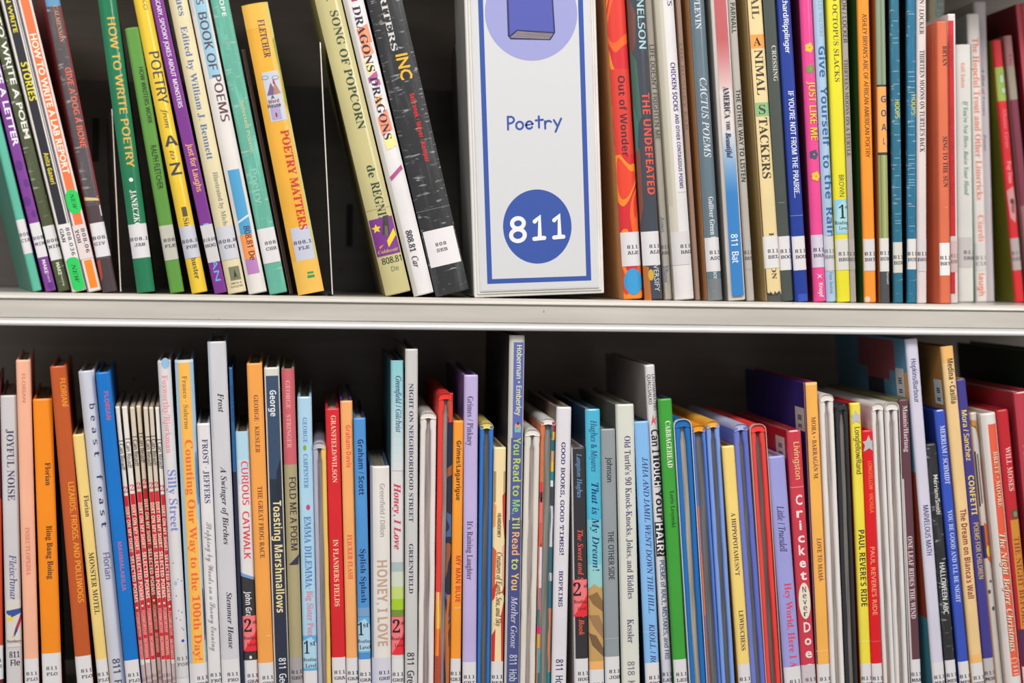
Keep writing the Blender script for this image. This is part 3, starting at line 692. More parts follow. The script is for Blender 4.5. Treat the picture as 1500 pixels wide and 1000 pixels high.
bk('white book with small violet capitals and a creamy left edge', (0, 958, 987), (440, 989, 1019), -60, (226, 222, 222), side=(190, 182, 160), shape='r', els=[
    Bd(-80, 340, (206, 200, 184), -.5, -.1), Bd(-80, 300, (196, 190, 172), -.5, -.28), T('DAVIS', -30, 8, 7, .26, (76, 58, 120), 'n'), T('CHICKEN SOCKS', 91, 162, 7, .2, (74, 56, 124), 'b'), T('AND OTHER CONTAGIOUS POEMS', 166, 275, 5.5, .22, (74, 56, 124), 'b'), Bd(280, 281, (200, 196, 196), 0, .5),
    L(338, '811|BAG', .26, 387, (214, 210, 212)), Bd(338, 387, (206, 200, 194), -.5, -.2)])
bk('thin brown book squeezed between the white and the tan-sided blue-grey books', (0, 989, 998), (440, 1019, 1026), -50, (150, 122, 106), Y=0.016, els=[T('THE HUNGRY EAR', 60, 190, 4, 0, (124, 96, 84), 'r')])
bk('blue-grey book with tan cover and pale lettering about a cactus', (0, 1011, 1033), (440, 1039, 1059), -60, (104, 122, 134), side=(222, 162, 106), right=(120, 140, 156), kind='gloss', shape='r', els=[
    T('FRANK ASCH /LEVIN', -90, 42, 8, -.05, (210, 218, 222), 'r'), T('CACTUS POEMS', 113, 229, 10, .05, (216, 222, 226), 'i'), T('Gulliver Green', 287, 343, 7.5, .08, (220, 226, 230), 'r'), T('Harcourt Brace', 345, 408, 7, .1, (206, 214, 220), 'r'), L(347, '811|ASC', .15), Bd(408, 445, (120, 126, 130), -.5, .5, 'worn')])
bk('white-edged book whose spine fades from pink through white to blue', (0, 1043, 1066), (440, 1066.5, 1094), -60, (218, 210, 204), side=(160, 152, 144), els=
    [Bd(-80 + 210 * i / 56, -80 + 210 * (i + 1) / 56, tuple(int(a + (b - a) * max(0, (i - 36) / 20)) for a, b in zip((192, 96, 100), (222, 200, 196))), -.34, .38) for i in range(56)] +
    [Bd(130, 200, (222, 212, 208), -.34, .38)] + [Bd(190 + 90 * i / 30, 190 + 90 * (i + 1) / 30, tuple(int(a + (b - a) * i / 30) for a, b in zip((214, 214, 218), (60, 130, 196))), -.34, .38) for i in range(30)] + [Bd(280, 433, (54, 128, 196), -.34, .38),
    T('AMERICA', 126, 172, 8.5, .04, (44, 50, 76), 'r'), T('THE', 176, 190, 5.5, .04, (44, 50, 76), 'r'), T('Beautiful', 193, 230, 8, .02, (44, 50, 76), 'I'), T('811  Bat', 342, 384, 9.5, .0, (232, 238, 244), 'n')])
bk('narrow grey-beige book with black capitals right of the pink-to-blue spine', (0, 1066, 1078), (440, 1094.5, 1106), -50, (182, 174, 166), els=[
    T('PARNALL', 4, 48, 6.5, .0, (50, 60, 50), 'b'), T('THE OTHER WAY TO LISTEN', 130, 265, 6.5, .02, (46, 60, 46), 'b'), L(347, '811|BAY', 0, 394, (178, 172, 168), tc=(70, 66, 66))])
bk('cream book with khaki sides and letters in orange and green squares', (0, 1094, 1116), (440, 1124, 1146), -60, (232, 210, 156), side=(186, 160, 104), right=(110, 150, 170), shape='h', els=[
    Bd(-80, 430, (110, 74, 58), -.5, -.44), Bd(50, 70, (240, 160, 80), -.42, .5), Bd(149, 169, (140, 186, 130), -.42, .5), T('SNAIL', -30, 27, 11, .03, (90, 80, 64), 'r'), H('A', 60, 0, 11, 12, (40, 36, 40), 'R'), T('NIMAL', 72, 138, 12, .05, (70, 60, 52), 'r'), H('S', 159, .02, 10, 13, (70, 76, 60), 'R'), T('TACKERS', 171, 260, 12.5, .04, (72, 62, 52), 'r'), T('HYPERION', 340, 408, 7, .08, (90, 76, 56), 'r'),
    Pg([(-.5, 427), (-.4, 432), (-.25, 426), (-.1, 432), (.05, 426), (.2, 432), (.35, 426), (.5, 432), (.5, 446), (-.5, 446)], (84, 80, 76)), L(345, '811|BEL', .1, 392, (224, 222, 220))])
bk('dark grey-green cloth book with pale small capitals, left of the royal blue one', (0, 1118, 1137), (440, 1145.5, 1164), -60, (74, 80, 76), kind='cloth', shape='h', els=[
    Bd(-60, 445, (98, 104, 100), -.5, -.42), T('CROSSING', 66, 118, 6.5, .1, (200, 204, 194), 'r'), Bd(295, 296, (130, 134, 128), -.3, .2), L(345, '811|BOO', .05)])
bk('royal blue book with white lettering on the upper shelf', (0, 1139, 1158), (440, 1165, 1185), -60, (28, 58, 150), side=(20, 36, 100), els=[
    T('Bouchard/Ripplinger', -22, 77, 7, .05, (236, 238, 244), 'n'), T("IF YOU'RE NOT FROM THE PRAIRIE...", 132, 288, 7.5, .08, (232, 234, 242), 'n'), Bd(314, 315, (120, 130, 190)), L(345, '811|BOU', .25), Bd(430, 446, (50, 84, 180), -.3, .4)])
bk('hot pink book with small flowers and yellow lettering', (0, 1172, 1191), (440, 1194, 1212), -60, (240, 78, 150), side=(98, 36, 62), kind='gloss', shape='r', els=
    [e for yc, u, c in ((69, .05, (240, 196, 60)), (100, .05, (120, 150, 80)), (225, -.0, (70, 84, 120)), (257, .08, (240, 196, 60))) for e in ([O(yc + 4 * math.sin(a), u + .2 * math.cos(a), 3.0, 3.0, c) for a in [k * 1.2566 for k in range(5)]] + [O(yc, u, 1.3, 1.3, (250, 120, 90))])] +
    [T('JUST LIKE ME', 118, 204, 10.5, .12, (236, 206, 60), 'n'), L(343, '811|BRA', .12, 391, (214, 206, 222)), Pg([(-.25, 400), (0, 403), (.2, 400), (.06, 404), (.2, 408), (0, 405), (-.25, 408), (-.08, 404)], (250, 226, 236)), T('Knopf', 414, 435, 6, .05, (250, 226, 236), 'b')])
bk('light blue book with wavy dark blue lettering right of the pink one', (0, 1191, 1208), (440, 1211.5, 1227), -60, (168, 196, 224), shape='r', els=[
    T('LORI LEE WALTERS', -20, 53, 5, .1, (140, 164, 190), 'r'), T('Give', 67, 112, 10, .1, (52, 104, 160), 'b'), T('Yourself', 126, 213, 10, .14, (52, 104, 160), 'b'), T('to', 225, 245, 10, .08, (52, 104, 160), 'b'), T('the', 254, 290, 10, .14, (52, 104, 160), 'b'), T('Rain', 303, 347, 10, .16, (52, 104, 160), 'b'), L(345, '811|BRO', .0, 396, (204, 204, 212), tc=(110, 106, 116)), T('Peter Bedrick', 398, 430, 5, 0, (130, 150, 176), 's')])
bk('bright yellow book with a blue reading-level sticker on the upper shelf', (0, 1211, 1232), (440, 1226.5, 1246.5), -60, (230, 220, 44), side=(170, 166, 60), els=[
    T('BATS AND OCTOPUS SLACKS', -60, 119, 7.5, .06, (104, 104, 44), 'r'), T('BROWN', 255, 287, 7.5, .1, (104, 104, 44), 's'), L(349, '811|BRO', .1, 395, (214, 212, 206)),
    K('reading_level_sticker', 291, 342, -.5, .5, (142, 200, 226), [Pg([(-.4, 338), (.5, 338), (.5, 300), (.2, 292), (-.2, 300), (-.4, 320)], (168, 214, 220)), H('1', 309, .06, 9, 19, (30, 40, 44), 'R'), H('st', 302, .4, 4, 5, (30, 40, 44), 'r'), H('Reading', 325, .0, 19, 5, (50, 70, 80), 'R'), H('Level', 333, .12, 13, 5, (50, 70, 80), 'R')])])
bk('narrow grey paperback right of the bright yellow book', (0, 1231.5, 1241), (440, 1246, 1254), -40, (164, 156, 146), right=(150, 76, 40), shape='p', els=[
    T('LONDON / LOCKER', -30, 62, 6, 0, (70, 64, 60), 'n'), T('THIRTEEN MOONS ON A TURTLE', 86, 228, 5.5, .0, (76, 70, 66), 'r'), L(349, '11|RU', 0, 395, (168, 162, 158), tc=(80, 76, 76))])
bk('orange book with dark green cover and black capitals, upper shelf', (0, 1257, 1273), (440, 1267, 1284.5), -60, (248, 150, 44), side=(42, 92, 40), els=[
    T("ASHLEY BRYAN'S ABC OF AFRICAN AMERICAN POETRY", 20, 229, 6.5, .04, (96, 62, 26), 'n'), L(349, '811|BRY', .1, 396, (218, 212, 212)), O(438, -.3, 4, 4, (226, 206, 190))])
bk('book with stacked letters GOAL on an orange block between olive stripes', (0, 1283, 1297), (440, 1290.5, 1304), -60, (134, 142, 106), side=(196, 92, 40), els=[
    Bd(-80, 123, (140, 156, 128)), Bd(-80, 123, (116, 132, 108), -.1, .1), Bd(123, 126, (50, 50, 54)), Bd(126, 222, (240, 166, 90)), Bd(222, 226, (60, 56, 56)), Bd(226, 348, (152, 160, 100)), Bd(226, 348, (120, 130, 84), -.35, -.2), Bd(226, 348, (176, 180, 124), .0, .15), V('GOAL', 134, 216, 7.5, 9, .12, (62, 84, 106), 'b'), Bd(396, 446, (76, 76, 80)), T('Harcourt', 396, 416, 4, .3, (190, 190, 190), 'r'), L(348, '811|BUR', .3, 397, (222, 218, 214))])
bk('scratched teal-blue book with yellow lettering, left one of the pair', (0, 1304, 1318), (440, 1310, 1323.5), -60, (34, 106, 132), side=(14, 14, 18), kind='worn', els=[
    T('HOOPS', 145, 172, 6.5, .1, (206, 202, 80), 'n')] + [Bd(y, y + .8, (150, 190, 206), -.3, .3) for y in (30, 55, 62, 103, 122, 180, 196, 230, 256, 273, 290, 312, 322, 326)] + [L(354, '811|BUR', .3, 399, (214, 210, 202))])
bk('scratched teal-blue book with yellow lettering, right one of the pair', (0, 1329, 1342.5), (440, 1329.5, 1343.5), -60, (30, 108, 142), side=(14, 14, 18), kind='worn', els=[
    T('HOOPS', 138, 167, 6.5, .2, (206, 202, 80), 'n')] + [Bd(y, y + .8, (160, 196, 212), -.4, .3) for y in (20, 104, 111, 118, 127, 134, 176, 184, 196, 226, 232, 238, 245, 254, 262, 266, 270, 301, 330)] + [L(349, '811|BUR', .3, 394, (224, 220, 216))])
bk('narrow pinkish-white book between the teal-blue one and the red-brown one', (0, 1343.5, 1357), (440, 1344, 1358.5), -60, (222, 208, 206), els=[
    T('JACKSON / LOCKER', -35, 50, 6.5, -.02, (66, 58, 60), 'r'), T("THIRTEEN MOONS ON TURTLE'S BACK", 73, 222, 7, .02, (66, 58, 60), 'r'), L(349, '811|BRU', 0, 397, (214, 204, 206))])
bk('tall cream book with pale blue letters rising behind the red-brown one', (0, 1362, 1384), (431, 1362, 1384), -40, (220, 212, 180), Y=0.142, D=0.08, els=[T('JOHN CIARDI', -60, 31, 11, .1, (130, 190, 210), 'b')])
bk('shorter terracotta cloth book with black lettering and dark red-brown side', (31, 1373, 1388.5), (440, 1378, 1393), 31, (220, 112, 76), kind='cloth', D=0.13, els=[
    T('BRYAN', 67, 96, 7, .2, (52, 34, 34), 'R'), T('SING TO THE SUN', 199, 273, 7, .12, (52, 34, 34), 'R'), Bd(302, 303, (240, 150, 120), .0, .3), L(355, '811|BRY', .3, 403, (236, 234, 232))])
bk('thin red and white book between the terracotta and the green-edged ones', (20, 1388.5, 1400), (438, 1393.5, 1403), 20, (226, 216, 216), shape='p', Y=0.03, els=[
    Bd(30, 345, (210, 44, 44), -.5, .22), T('Sing Once', 50, 98, 4, -.1, (150, 50, 60), 'i'), T('Sing to the Sun Again', 155, 300, 4, -.1, (150, 50, 60), 'i'), L(352, '811|BR', .1, 398, (216, 196, 196), tc=(150, 120, 120)), Bd(398, 430, (206, 46, 50), -.5, .1)])
bk('shorter white book with bright green edges and green lettering', (65, 1402, 1422.5), (435, 1404.5, 1429), 65, (228, 226, 222), side=(20, 120, 92), right=(20, 110, 84), Y=0.09, D=0.05, els=[
    Bd(60, 445, (26, 122, 92), .42, .5), T('Kalli Dakos', 92, 128, 5.5, -.1, (230, 140, 80), 'b'), T("If You're Not Here, Raise Your Hand", 147, 285, 6.5, .05, (44, 140, 110), 'I'), L(347, '811|DAK', .2, 391, (206, 202, 200), -.5, .42)])
bk('white book with orange-red lettering right of the green-edged one', (20, 1418, 1435), (437, 1430, 1447), 20, (230, 224, 220), side=(120, 126, 126), Y=0.10, els=[
    T('The Hopeful Trout and Other Limericks', 55, 292, 9.5, .08, (226, 112, 82), 'R'), T('Ciardi', 314, 353, 9, .1, (230, 130, 104), 'R'), T('laugh', 400, 433, 8, 0, (226, 112, 82), 'b'), L(355, '811|CIA', .1, 396, (218, 214, 212), tc=(110, 106, 106))])
bk('tall pale grey book behind the one with orange-red lettering', (5, 1427, 1445.5), (437, 1441, 1457), 2, (196, 186, 192), side=(150, 144, 140), Y=0.115, els=[T('A Hat of Verses', 98, 168, 4, .05, (90, 84, 90), 'I'), T('Poems', 196, 220, 4, .05, (110, 104, 110), 'I')])
bk('blurred red book with a lime-green patch and olive side near right edge', (60, 1454, 1468), (430, 1488, 1500), 58, (206, 36, 44), side=(112, 112, 32), Y=0.11, els=[
    Bd(98, 147, (150, 178, 80)), O(115, .1, 8, 4, (120, 150, 90)), O(115, .1, 6, 3, (180, 196, 160)), O(132, .2, 6, 4, (120, 150, 90)), O(132, .2, 4, 3, (180, 196, 160)), T('Shane Gros', 158, 216, 6, .1, (236, 110, 120), 'I'), T('Pop Time', 235, 268, 6, .1, (236, 150, 160), 'R'), Pg([(-.45, 278), (.3, 272), (.45, 300), (.2, 326), (-.3, 318)], (200, 140, 140)), O(294, .05, 4, 3, (80, 50, 56)), Pg([(-.1, 300), (.3, 296), (.2, 312), (-.1, 310)], (150, 80, 90)), L(348, '811|DAK', .1, 395, (172, 160, 160), tc=(90, 80, 84))])
bk('dusty pink and maroon book left of the big dark red one, upper shelf', (52, 1471, 1482.5), (430, 1508, 1520), 52, (150, 104, 106), Y=0.11, els=[Bd(50, 96, (164, 112, 112)), T('The', 78, 96, 4, 0, (120, 50, 60), 'R'), Bd(96, 145, (150, 140, 124)), Bd(145, 300, (120, 50, 70))])
bk('big dark red book at the right end of the upper shelf', (5, 1489, 1522), (430, 1530, 1562), 4, (176, 50, 62), side=(110, 24, 32), kind='gloss', Y=0.11, els=[Bd(0, 440, (206, 80, 92), -.5, -.35)])

# ------------------------------------------------------------------ lower shelf
NV = (44, 40, 84); BLK = (40, 34, 36); PINK = (246, 170, 168)
def lev2(y0, y1, half=0.0):
    return K('reading_level_sticker', y0, y1, -.5, .5, (240, 120, 124), [Pg([(-.5, y1), (.5, y0 + (y1 - y0) * .42), (.5, y1)], (232, 44, 58)), H('2', y0 + 14, -.12 + half, 11, 19, (36, 30, 36), 'R'), H('nd', y0 + 9, .38, 5, 6, (50, 36, 40), 'r'), H('Reading', y0 + 32, 0, 19, 5, (110, 36, 44), 'R'), H('Level', y0 + 42, .1, 13, 5, (110, 30, 40), 'R')])
def lev1(y0, y1, u=-.1):
    return K('reading_level_sticker', y0, y1, -.5, .5, (96, 172, 220), [Pg([(-.5, y0 + 8), (.1, y0 + 2), (.5, y0 + 12), (.5, y1 - 3), (-.5, y1 - 3)], (172, 210, 230)), H('1', y0 + 17, u - .12, 8, 19, (30, 40, 60), 'R'), H('st', y0 + 11, u + .32, 8, 8, (30, 40, 60), 'r'), H('Reading', y0 + 35, 0, 19, 5, (50, 70, 90), 'R'), H('Level', y0 + 44, .06, 16, 6, (40, 64, 90), 'R')])
bk('red book cut off by the left edge of the photo, lower shelf', (600, -20, 1), (1000, -16, 5), 560, (110, 30, 44), els=[Bd(730, 945, (206, 70, 40)), L(945, '811|FLE', 0, 995)])
bk('light grey book with navy capitals and an award sticker, lower shelf', (579, 1, 23), (1000, 9, 34), 579, (206, 202, 204), side=(70, 30, 50), els=[
    T('JOYFUL NOISE', 628, 732, 10.5, .06, (66, 62, 96), 'r'), T('Fleischman', 811, 880, 10, .05, (84, 82, 130), 'i'),
    K('award_sticker', 877, 947, -.42, .5, (214, 208, 200), [Pg([(-.42, 893), (.5, 890), (.5, 897), (-.1, 903), (-.42, 897)], (50, 84, 150)), St(905, -.18, 6, (240, 206, 50)), Pg([(.1, 920), (.5, 897), (.5, 908), (.2, 926)], (176, 44, 72)), Pg([(0, 928), (.18, 916), (.24, 922), (.06, 932)], (50, 70, 140)), Pg([(-.12, 934), (0, 926), (.05, 930)], (230, 180, 70)), H('Newbery', 938, .03, 21, 5, (110, 40, 100), 'R')]),
    H('811', 958, .03, 15, 9, (36, 30, 44), 'r'), H('Fle', 970, .06, 13, 9, (36, 30, 44), 'n')])
bk('tall salmon-pink book near the left end of the lower shelf', (527, 22.5, 45), (1000, 37.5, 56), 527, (244, 180, 150), els=[
    T('FLORIAN', 547, 588, 5, .0, (206, 130, 110), 'n'), T('INSECTLOPEDIA', 771, 841, 6.5, -.02, (216, 120, 106), 'r'), L(964, '811|FLO', 0)])
bk('bright orange book with black bold lettering, lower shelf', (584, 48, 76.5), (1000, 63, 90), 584, (248, 142, 22), right=(120, 50, 20), els=[
    T('Florian', 677, 710, 8, .16, (52, 34, 26), 'R'), T('Bing Bang Boing', 769, 847, 8.5, .12, (52, 34, 26), 'R'), L(956, '811|FLO', 0)])
bk('burnt-orange book with gold lettering, lower shelf', (536, 73, 97.5), (1000, 113, 136.5), 536, (192, 86, 34), els=[
    T('FLORIAN', 554, 593, 7.5, .22, (244, 158, 40), 'n'), Bd(594, 595, (226, 150, 110), .1, .5), T('LIZARDS, FROGS, AND POLLIWOGS', 705, 881, 8, .18, (246, 164, 48), 'n'), L(960, '811|FLO', .15)])
bk('shorter pale yellow book between the burnt-orange and pale blue-grey ones', (636, 105, 122.5), (1000, 143, 161), 636, (240, 208, 126), els=[
    T('Florian', 725, 756, 7, .15, (70, 58, 44), 'R'), T('MONSTER MOTEL', 808, 899, 7.5, .08, (62, 54, 56), 'R'), L(965, '811|FLO', .15)])
bk('pale blue-grey book with widely spaced navy letters, lower shelf', (543, 113.5, 138.5), (1000, 161.5, 183), 543, (204, 206, 218), shape='r', els=
    [T(ch, 591 + i * 17.2, 598 + i * 17.2, 7.5, .16, (52, 54, 90), 'n') for i, ch in enumerate('beast feast') if ch != ' '] + [T('Florian', 808, 846, 9, .1, (120, 116, 156), 'n'), T('811  Fle', 964, 1012, 10.5, .03, (84, 80, 92), 'n')])
bk('bright blue book with small red-pink lettering, left of seven thin red paperbacks', (545, 139, 163), (1000, 185, 207.5), 545, (6, 114, 200), els=[
    T('FLORIAN', 573, 614, 6, .1, (196, 96, 130), 'b'), T('MAMMALABILIA', 792, 864, 5.5, .0, (190, 110, 150), 'b'), L(966, '811|FLO', .05)])
ICR = [((595, 166.5, 175.5), (1000, 206.5, 215)), ((595, 177, 186.5), (1000, 216, 225)), ((596, 189, 198), (1000, 225.5, 234)), ((594, 198.5, 207), (1000, 234, 241)),
       ((596, 209, 217), (1000, 241, 248.5)), ((596, 217.5, 225), (1000, 249, 256.5)), ((596, 225.5, 234.5), (1000, 250.5, 259))]
ICR[5] = ((596, 217.5, 225), (1000, 245.5, 252)); ICR[4] = ((596, 209, 217), (1000, 238.5, 245)); ICR[3] = ((594, 198.5, 207), (1000, 231.5, 238)); ICR[2] = ((596, 189, 198), (1000, 223.5, 231)); ICR[6] = ((596, 226, 235), (1000, 252.5, 260)); ICR[1] = ((595, 177.5, 187), (1000, 215.5, 223))
for i, (A_, B_) in enumerate(ICR):
    nth = ('leftmost', 'second from left', 'third from left', 'middle one', 'fifth from left', 'sixth from left', 'rightmost')[i]
    dy = (3, 0, -3, -8, -3, -4, 1)[i]; red = (224, 26, 48) if i != 3 else (196, 28, 40); wt = (232, 226, 218) if i in (0, 1, 6) else (212, 200, 182)
    bk(nth + ' of seven thin red and white early-reader paperbacks, lower shelf', A_, B_, A_[0], wt, side=(214, 190, 150), shape='p', group='seven red and white early readers', Y=0.012 if i != 3 else 0.016, els=[
        T('I Can Read!', 641 + dy, 684 + dy, 5.6, .05, (60, 52, 66), 'n'), H('2', 713 + dy, .05, 6, 9, (226, 50, 80), 'r'), Bd(722 + dy, 965, red, -.42, .46), T('DIRT ON MY SHIRT:', 738 + dy, 806 + dy, 5.0, 0, (250, 214, 196), 'b'), T('SELECTED POEMS', 810 + dy, 878 + dy, 5.0, 0, (250, 220, 206), 'b'), O(886 + dy, 0, 1.6, 1.6, (250, 226, 180)),
        T('FOXWORTHY', 893 + dy, 929 + dy, 4.4, 0, (246, 180, 170), 'n'), T('BJORKMAN', 934 + dy, 962 + dy, 4.4, 0, (246, 180, 170), 'n'), L(970 + dy, '811|FOX', 0, 1020 + dy, (200, 176, 176), tc=(110, 90, 96))])
bk('white book with red-pink and violet lettering and scattered blue dots', (528, 228, 251.6), (1000, 257.5, 277), 528, (224, 220, 222), kind='gloss', shape='r', els=
    [O(532, .1, 8, 6, (150, 190, 220)), T('Foxworthy/Bjorkman', 549, 662, 8.5, .0, (236, 150, 156), 'r'), T('Silly Street', 687, 777, 12, .1, (126, 134, 204), 'r'), O(938, .2, 2.2, 2.2, (50, 70, 190))] + [O(y, u, .9, .9, (110, 130, 210)) for y, u in ((823, -.2), (847, .1), (850, .35), (871, -.1), (893, .0), (896, .25), (904, -.2), (907, .1), (919, .2), (922, .3))] + [O(852, -.1, 3, 2, (160, 190, 226))] +
    [L(942, '811|FOX', .1, 992, (212, 208, 208), tc=(96, 92, 100))])
bk('orange-panelled book with light blue edges and wavy red-orange lettering', (527, 253, 286), (1000, 279.5, 304.5), 527, (168, 200, 220), right=(150, 186, 214), shape='r', kind='gloss', els=[
    Bd(531, 972, (250, 186, 84), -.32, .3), Bd(520, 531, (224, 226, 226)), O(700, .42, 40, 2, (90, 140, 190)), O(900, .42, 40, 2, (60, 90, 140)), Bd(760, 980, (222, 206, 170), .3, .4), T('Franco \u00b7 Salerno', 550, 627, 7, .0, (150, 116, 76), 'r'), T('Counting Our Way to the 100th Day!', 643, 966, 11, .06, (240, 106, 62), 'R'), L(971, '811|FRA', .2)])
bk('shorter white book with navy capitals over grey script, lower shelf', (620, 287, 308), (1000, 304.5, 325), 620, (226, 222, 224), els=[
    T('FROST \u00b7 JEFFERS', 643, 736, 8.5, .06, (62, 66, 116), 'R'), T('Stopping by Woods on a Snowy Evening', 764, 953, 9, .1, (136, 132, 144), 'c'), L(966, '811|FRO', .1)])
bk('tall grey-white book with black italics reaching nearly to the shelf above', (500, 302, 332.5), (1000, 326, 352), 500, (208, 206, 212), side=(150, 190, 216), kind='plain', els=[
    Bd(500, 640, (186, 196, 206), -.5, -.36), T('Frost', 575, 603, 9, .1, (46, 44, 56), 'I'), T('A Swinger of Birches', 682, 796, 8.5, .08, (46, 44, 56), 'I'), T('Stemmer House', 866, 949, 8, .1, (50, 48, 62), 'I'), L(965, '811|FRO', .1)])
bk('thin dark blue book between the tall grey-white and the light blue ones', (538, 334, 342.5), (1000, 352.5, 358.5), 538, (34, 96, 152), els=[T('DOYLE & FROST', 565, 618, 3, .1, (24, 60, 110), 'b'), Bd(690, 1080, (34, 40, 66))])
bk('light blue and white book with red lettering and a red reading-level sticker', (632, 343, 365), (1000, 358, 379), 632, (226, 222, 222), els=[
    Bd(625, 672, (176, 212, 230)), Bd(672, 690, (192, 216, 228)), Bd(690, 708, (208, 218, 226)), T('CURIOUS', 675, 738, 9.5, .08, (226, 70, 86), 'n'), T('CATWALK', 748, 817, 9.5, .04, (226, 70, 86), 'n'), Pg([(-.5, 837), (.5, 845), (.5, 849), (-.5, 842)], (120, 160, 206)), Pg([(-.5, 842), (.5, 849), (.5, 966), (-.5, 966)], (56, 54, 58)), T('John Grandits', 865, 925, 8.5, -.02, (226, 224, 226), 'b'), lev2(901, 953), O(962, 0, 2.5, 2, (226, 222, 220)), L(967, '811|GRA', .1)])
bk('light orange book with brown capitals left of the navy white-bordered one', (532, 360, 385), (1000, 380, 401), 532, (244, 164, 78), els=[
    T('GEORGE \u00b7 KIESLER', 578, 662, 6.5, .02, (134, 76, 44), 'R'), T('THE GREAT FROG RACE', 711, 816, 7, .06, (124, 72, 42), 'r'), Bd(930, 931, (250, 206, 160), .1, .4), L(970, '811|GEO', .1)])
bk('navy book with white border and cream lettering about marshmallows', (538, 386, 409.5), (1000, 402, 425), 538, (216, 214, 206), els=[
    Bd(550, 1066, (56, 76, 104), -.4, .42), Bd(700, 1066, (44, 50, 68), -.4, .42), T('George', 571, 609, 9, .03, (232, 234, 236), 'b'), Pg([(.0, 740), (.1, 690), (.25, 680), (.4, 670), (.42, 745)], (32, 44, 58)), Pg([(-.35, 735), (-.1, 705), (.1, 715), (.1, 740)], (36, 48, 62)), T('Toasting Marshmallows', 732, 896, 11.5, .06, (238, 220, 160), 'b'), T('811  Geo', 963, 1004, 10, .06, (226, 228, 232), 'n')])
bk('two-tone book, dusty pink above and khaki below, with a dark triangle', (540, 410, 433), (1000, 425.5, 444.5), 540, (176, 164, 124), kind='gloss', shape='r', els=[
    Bd(530, 679, (206, 98, 108)), T('GEORGE \u00b7 STRINGER', 557, 655, 6.5, -.04, (234, 166, 166), 'r'), T('FOLD ME A POEM', 698, 804, 9.5, .12, (62, 60, 60), 'n'), Pg([(-.36, 826), (.5, 811), (.42, 826)], (52, 58, 74)), L(962, '811|GEO', .05, col=(166, 160, 162), tc=(56, 52, 62))])
bk('light blue book with blue and pink lettering, leaf mark and blue reading sticker', (581, 433.5, 459.5), (1000, 443, 465.5), 581, (174, 212, 234), kind='gloss', els=[
    T('GEORGE', 611, 648, 6.5, -.0, (96, 140, 196), 'R'), O(655, -.05, 4, 2.5, (130, 170, 60)), T('CARPENTER', 664, 714, 6.5, .0, (96, 140, 196), 'R'), O(742, .1, 4, 3, (206, 70, 110)), T('EMMA DILEMMA:', 755, 861, 10, .04, (92, 134, 196), 'r'), T('Big Sister Poems', 864, 940, 9.5, .1, (226, 134, 160), 'r'), lev1(930, 981), L(982, '811|GEO', .0)])
fold('short lavender-grey book with a yellow strip and page edges showing', (647, 456.5, 478.5), (1000, 464.5, 486), 647, ((176, 176, 196), (236, 196, 104)), (190, 190, 202), page=(166, 160, 164), tb=.34)
bk('red book with cream capitals, short, mid-left on the lower shelf', (598, 475, 497.5), (1000, 487, 507), 598, (214, 36, 44), els=[
    T('GRANFIELD/WILSON', 608, 706, 7, .06, (246, 196, 176), 'R'), T('IN FLANDERS FIELDS', 789, 887, 7.5, .0, (248, 206, 170), 'r'), L(962, '811|GRA', .05)])
bk('light orange book with red lettering right of the short red one', (587, 498, 516.5), (1000, 508, 525), 587, (246, 172, 106), side=(90, 50, 110), els=[
    T('Graham\u00b7Davis', 622, 684, 7, .1, (236, 92, 60), 'b'), T('FLICKER FLASH', 782, 847, 7, .03, (232, 88, 72), 'r'), L(963, '811|GRA', .12)])
bk('medium blue book with navy lettering and a blue reading-level sticker', (612, 517.5, 535.5), (1000, 526, 544.5), 612, (78, 146, 210), right=(40, 60, 100), els=[
    T('Graham / Scott', 643, 724, 8, .05, (28, 50, 96), 'b'), T('Splish Splash', 803, 882, 8, .06, (30, 50, 92), 'r'), Bd(889, 902, (120, 160, 200)), lev1(903, 956, -.15), L(965, '811|GRA', .1)])
bk('shorter white book with tan capitals and a blue-grey left cover', (683, 541, 571.5), (1000, 545, 573), 683, (230, 224, 218), side=(96, 120, 156), shape='r', els=[
    Bd(683, 1060, (150, 160, 176), -.5, -.38), T('Greenfield / Dillon', 708, 785, 7, .12, (168, 160, 160), 'n'), T('HONEY, I LOVE', 820, 946, 14.5, .08, (196, 164, 142), 'b'), L(963, '811|GRE', .15, col=(210, 208, 222))])
bk('teal to white book with pink-red italics and a red reading-level sticker', (528, 571, 592.5), (1000, 574, 593), 528, (222, 218, 218), side=(60, 110, 118), kind='gloss', els=
    [Bd(520 + 12 * i, 532 + 12 * i, tuple(int(a + (b - a) * i / 14) for a, b in zip((134, 200, 210), (220, 220, 222)))) for i in range(14)] +
    [T('Greenfield / Gilchrist', 550, 632, 8, .1, (58, 84, 120), 'i'), T('Honey, I Love', 706, 803, 10, .0, (216, 60, 90), 'I'), Bd(822, 836, (170, 186, 186)), Bd(836, 858, (206, 214, 196)), Bd(858, 876, (196, 212, 120)), Bd(876, 892, (166, 200, 44)), Bd(892, 902, (120, 140, 60)), lev2(902, 958), L(965, '811|GRE', .0)])
bk('tall grey-white book with widely spaced navy capitals, lower shelf', (511, 592, 614), (1000, 592.5, 612), 511, (204, 202, 200), side=(120, 120, 116), els=[
    T('NIGHT ON NEIGHBORHOOD STREET', 561, 763, 6.3, -.02, (62, 60, 100), 'r'), T('GREENFIELD', 795, 868, 6.3, -.02, (62, 60, 100), 'r'), T('811  Gre', 955, 1000, 10, -.05, (46, 44, 60), 'n')])
fold('white cloth book with page edges showing, right of the tall grey-white one', (603, 614, 641.6), (1000, 612, 636), 603, ((226, 220, 216), (228, 222, 218)), (224, 218, 212), page=(178, 162, 162), tb=.34)
